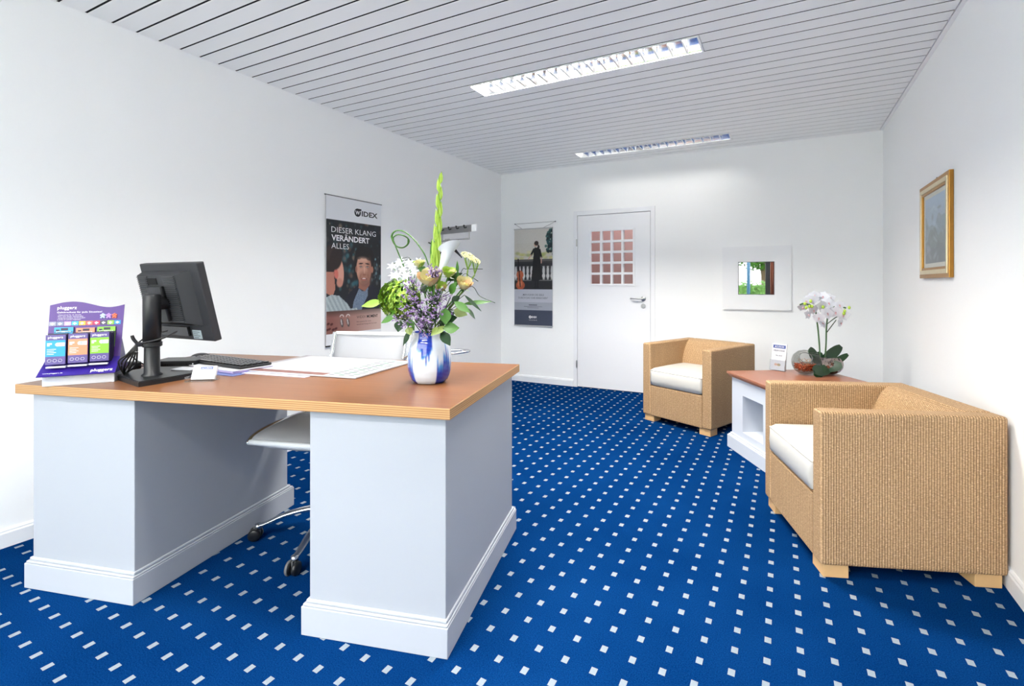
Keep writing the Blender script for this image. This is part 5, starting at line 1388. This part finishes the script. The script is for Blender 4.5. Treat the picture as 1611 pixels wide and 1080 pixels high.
# ================================================================== ORCHID IN A COPPER AND GLASS BOWL
OX, OY, OZ = .232, 3.812, .5378
M['hammer'] = mat('hammered_chrome', (.34, .28, .26), .10, metal=1); t = NT(M['hammer']); vo = t.node('ShaderNodeTexVoronoi'); vo.inputs['Scale'].default_value = 42
t.put(vo.inputs['Vector'], t.coord('Object')); t.put(M['hammer'].node_tree.nodes['Principled BSDF'].inputs['Normal'], t.bump(vo.outputs[0], .9, .010))
M['copper'] = mat('polished_copper', srgb(226, 120, 78), .18, metal=1)
bo = thing('glass_bowl', 'smoky glass and hammered copper bowl holding the white orchid on the side table', 'bowl', (OX - .02, OY, OZ), YAW)
pr = [(.0, -.165), (.035, -.160), (.060, -.145), (.078, -.118), (.084, -.085), (.080, -.05), (.070, -.02), (.063, 0)]
bm = BM(); lathe(bm, pr, 36, (0, 0, .084), 'x', False)
bmesh.ops.delete(bm, geom=[f for f in bm.faces if (f.calc_center_median() - Vector((-.105, -.055, .125))).length < .040], context='FACES')
g_ = obj('glass_lobe', bm, M['smoke_glass'], bo, smooth=True)
bm = BM(); c_ = Vector((-.105, -.052, .122)); nn_ = Vector((-.15, -.75, .62)).normalized(); _, s, u = frame_of(nn_)
tube(bm, [c_ + (s * math.cos(a) + u * math.sin(a)) * .040 for a in [2 * PI * j / 28 for j in range(28)]], .0032, 8, closed=True); obj('opening_rim', bm, mat('grey_glass_rim', (.20, .21, .20), .1, coat=.5), bo, smooth=True)
pr = [(.0635, -.002), (.060, .02), (.0640, .045), (.069, .075), (.070, .105), (.062, .135), (.046, .155), (.02, .164), (0, .165)]
bm = BM(); lathe(bm, pr, 40, (0, 0, .070), 'x', False)
bmesh.ops.delete(bm, geom=[f for f in bm.faces if f.calc_center_median().z > .118], context='FACES')
obj('metal_lobe', bm, M['hammer'], bo, smooth=True)
bm = BM()
for i in range(230):
    a, r_ = random.random() * 2 * PI, .066 * math.sqrt(random.random()); x, y = -.080 + r_ * math.cos(a), r_ * math.sin(a); z = .020 + (.084 - math.sqrt(max(0, .084 ** 2 - r_ ** 2))) * .8 + random.random() * (.045 - .2 * r_)
    blob(bm, (x, y, z), random.uniform(.006, .011), 1, (1, .8, .7))
o = obj('copper_chips', bm, M['copper'], bo); o['kind'] = 'stuff'
bm = BM()
for i in range(7):
    a = i * .9; tube(bm, spline([(-.10 + .02 * math.cos(a), -.02, .06), (-.10 + .035 * math.cos(a), -.03 + .01 * math.sin(a), .09), (-.10 + .04 * math.cos(a + .6), -.03 + .02 * math.sin(a), .112)], 4), .002, 6)
obj('air_root', bm, mat('pale_root', srgb(176, 140, 110), .7), bo)
oc = thing('orchid', 'white moth orchid with dark leaves planted in the copper and glass bowl', 'orchid', (OX, OY, OZ), YAW)
OS = .00436
def oq(x, y, t=0.0): return Vector(((x - 1290) * OS, -t, (594 - y) * OS))
V_ = Vector((0, -1, 0)); R_x = Vector((1, 0, 0))
M['orchid'] = mat('orchid_petal', srgb(216, 218, 226), .5, noise=(40, .05)); M['lip'] = mat('orchid_lip', srgb(214, 170, 176), .5); M['obud'] = mat('orchid_bud', srgb(170, 200, 70), .45); M['oleaf'] = mat('orchid_leaf', srgb(28, 58, 32), .25, noise=(20, .2))
for pts in ([(1290, 575, 0), (1287, 545, .01), (1284, 515, .01), (1278, 490, .02), (1262, 482, .03), (1254, 484, .03)], [(1297, 575, 0), (1299, 545, 0), (1300, 515, .0), (1302, 492, .02), (1313, 487, .02), (1326, 489, .03)]):
    bm = BM(); tube(bm, spline([oq(*p) for p in pts], 6), .0052, 8); obj('stem', bm, mat('orchid_stem', srgb(72, 106, 66), .5), oc, smooth=True, uv=False)
bm = BM(); tube(bm, spline([oq(1300, 528, .0), oq(1306, 516, .02), oq(1312, 508, .02)], 5), .003, 7); tube(bm, spline([oq(1299, 516, .0), oq(1310, 505, .02), oq(1320, 500, .02)], 5), .003, 7); obj('side_branch', bm, M['stem_dark'], oc, uv=False)
blooms = [(1264, 478, .03, .8), (1272, 492, .05, 1), (1265, 500, .04, .8), (1276, 476, .0, 1), (1284, 486, .06, 1.1), (1291, 497, .07, 1.1), (1280, 504, .06, .95), (1300, 482, .02, 1.1), (1297, 472, -.02, 1), (1308, 474, -.02, .85), (1306, 495, .06, 1.15), (1315, 485, .03, .9), (1319, 500, .05, 1), (1314, 512, .05, .85), (1286, 513, .05, .9), (1262, 488, .0, .8), (1283, 470, -.02, .9)]
for i, (x, y, t, k) in enumerate(blooms):
    c = oq(x, y, t); f_ = (V_ + R_x * random.uniform(-.8, .8) + up * random.uniform(-.5, .6)).normalized(); _, s, u = frame_of(f_); a0_ = random.uniform(-.3, .3); bm = BM()
    for j, (L, W) in enumerate(((.040, .046), (.036, .026), (.036, .026), (.040, .046), (.038, .027))):
        a = PI / 2 + a0_ + (-1.25, -2.55, 2.55, 1.25, 0)[j]; o_ = s * math.cos(a) + u * math.sin(a)
        blade(bm, c, o_ + f_ * .15, f_, L * k * 1.12, W * k * 1.22, random.uniform(.05, .3), .12, 5, tip=.62)
    b_ = obj('bloom', bm, M['orchid'], oc, smooth=True, uv=False)
    bm = BM(); blob(bm, c + f_ * .008, .0055, 1, (1, 1, 1)); blade(bm, c + f_ * .006, -u * .8 + f_ * .8, f_, .016, .011, .4, .3, 3); obj('lip', bm, M['lip'], b_, smooth=True, uv=False)
for x, y in ((1255, 482), (1264, 478), (1266, 486), (1262, 486), (1283, 487), (1316, 493), (1323, 488), (1315, 497), (1257, 488)):
    bm = BM(); blob(bm, oq(x, y, .085), .0095, 2, (1, 1, 1.25)); obj('bud', bm, M['obud'], oc, smooth=True, uv=False)
for (x0, y0, x1, y1, t, W, bd) in ((1290, 580, 1269, 554, .01, .075, -.12), (1292, 578, 1322, 552, -.02, .070, -.12), (1296, 584, 1328, 562, .03, .045, .05), (1288, 576, 1272, 592, .10, .070, .1), (1300, 582, 1266, 586, .09, .085, -.1), (1290, 582, 1312, 578, .07, .075, -.2), (1288, 572, 1292, 560, -.02, .05, 0)):
    a, b = oq(x0, y0, t * .5), oq(x1, y1, t); bm = BM(); nv = len(bm.verts); blade(bm, a, b - a, V_ + up * .5, (b - a).length * 1.05, W, bd, .10, 12, tip=.8)
    bm.verts.ensure_lookup_table()
    for r_i in range(13):      # round the outline into a broad oval
        tt_ = r_i / 12; c_ = bm.verts[r_i * 3 + 1].co.copy(); hw = W / 2 * max(.04, (1 - (2 * (tt_ - .54)) ** 2 if tt_ > .54 else 1 - (1.72 * (tt_ - .54)) ** 2)) ** .5
        for q in (0, 2):
            d_ = bm.verts[r_i * 3 + q].co - c_
            if d_.length > 1e-6: bm.verts[r_i * 3 + q].co = c_ + d_.normalized() * hw
    obj('leaf', bm, M['oleaf'], oc, smooth=True, uv=False)
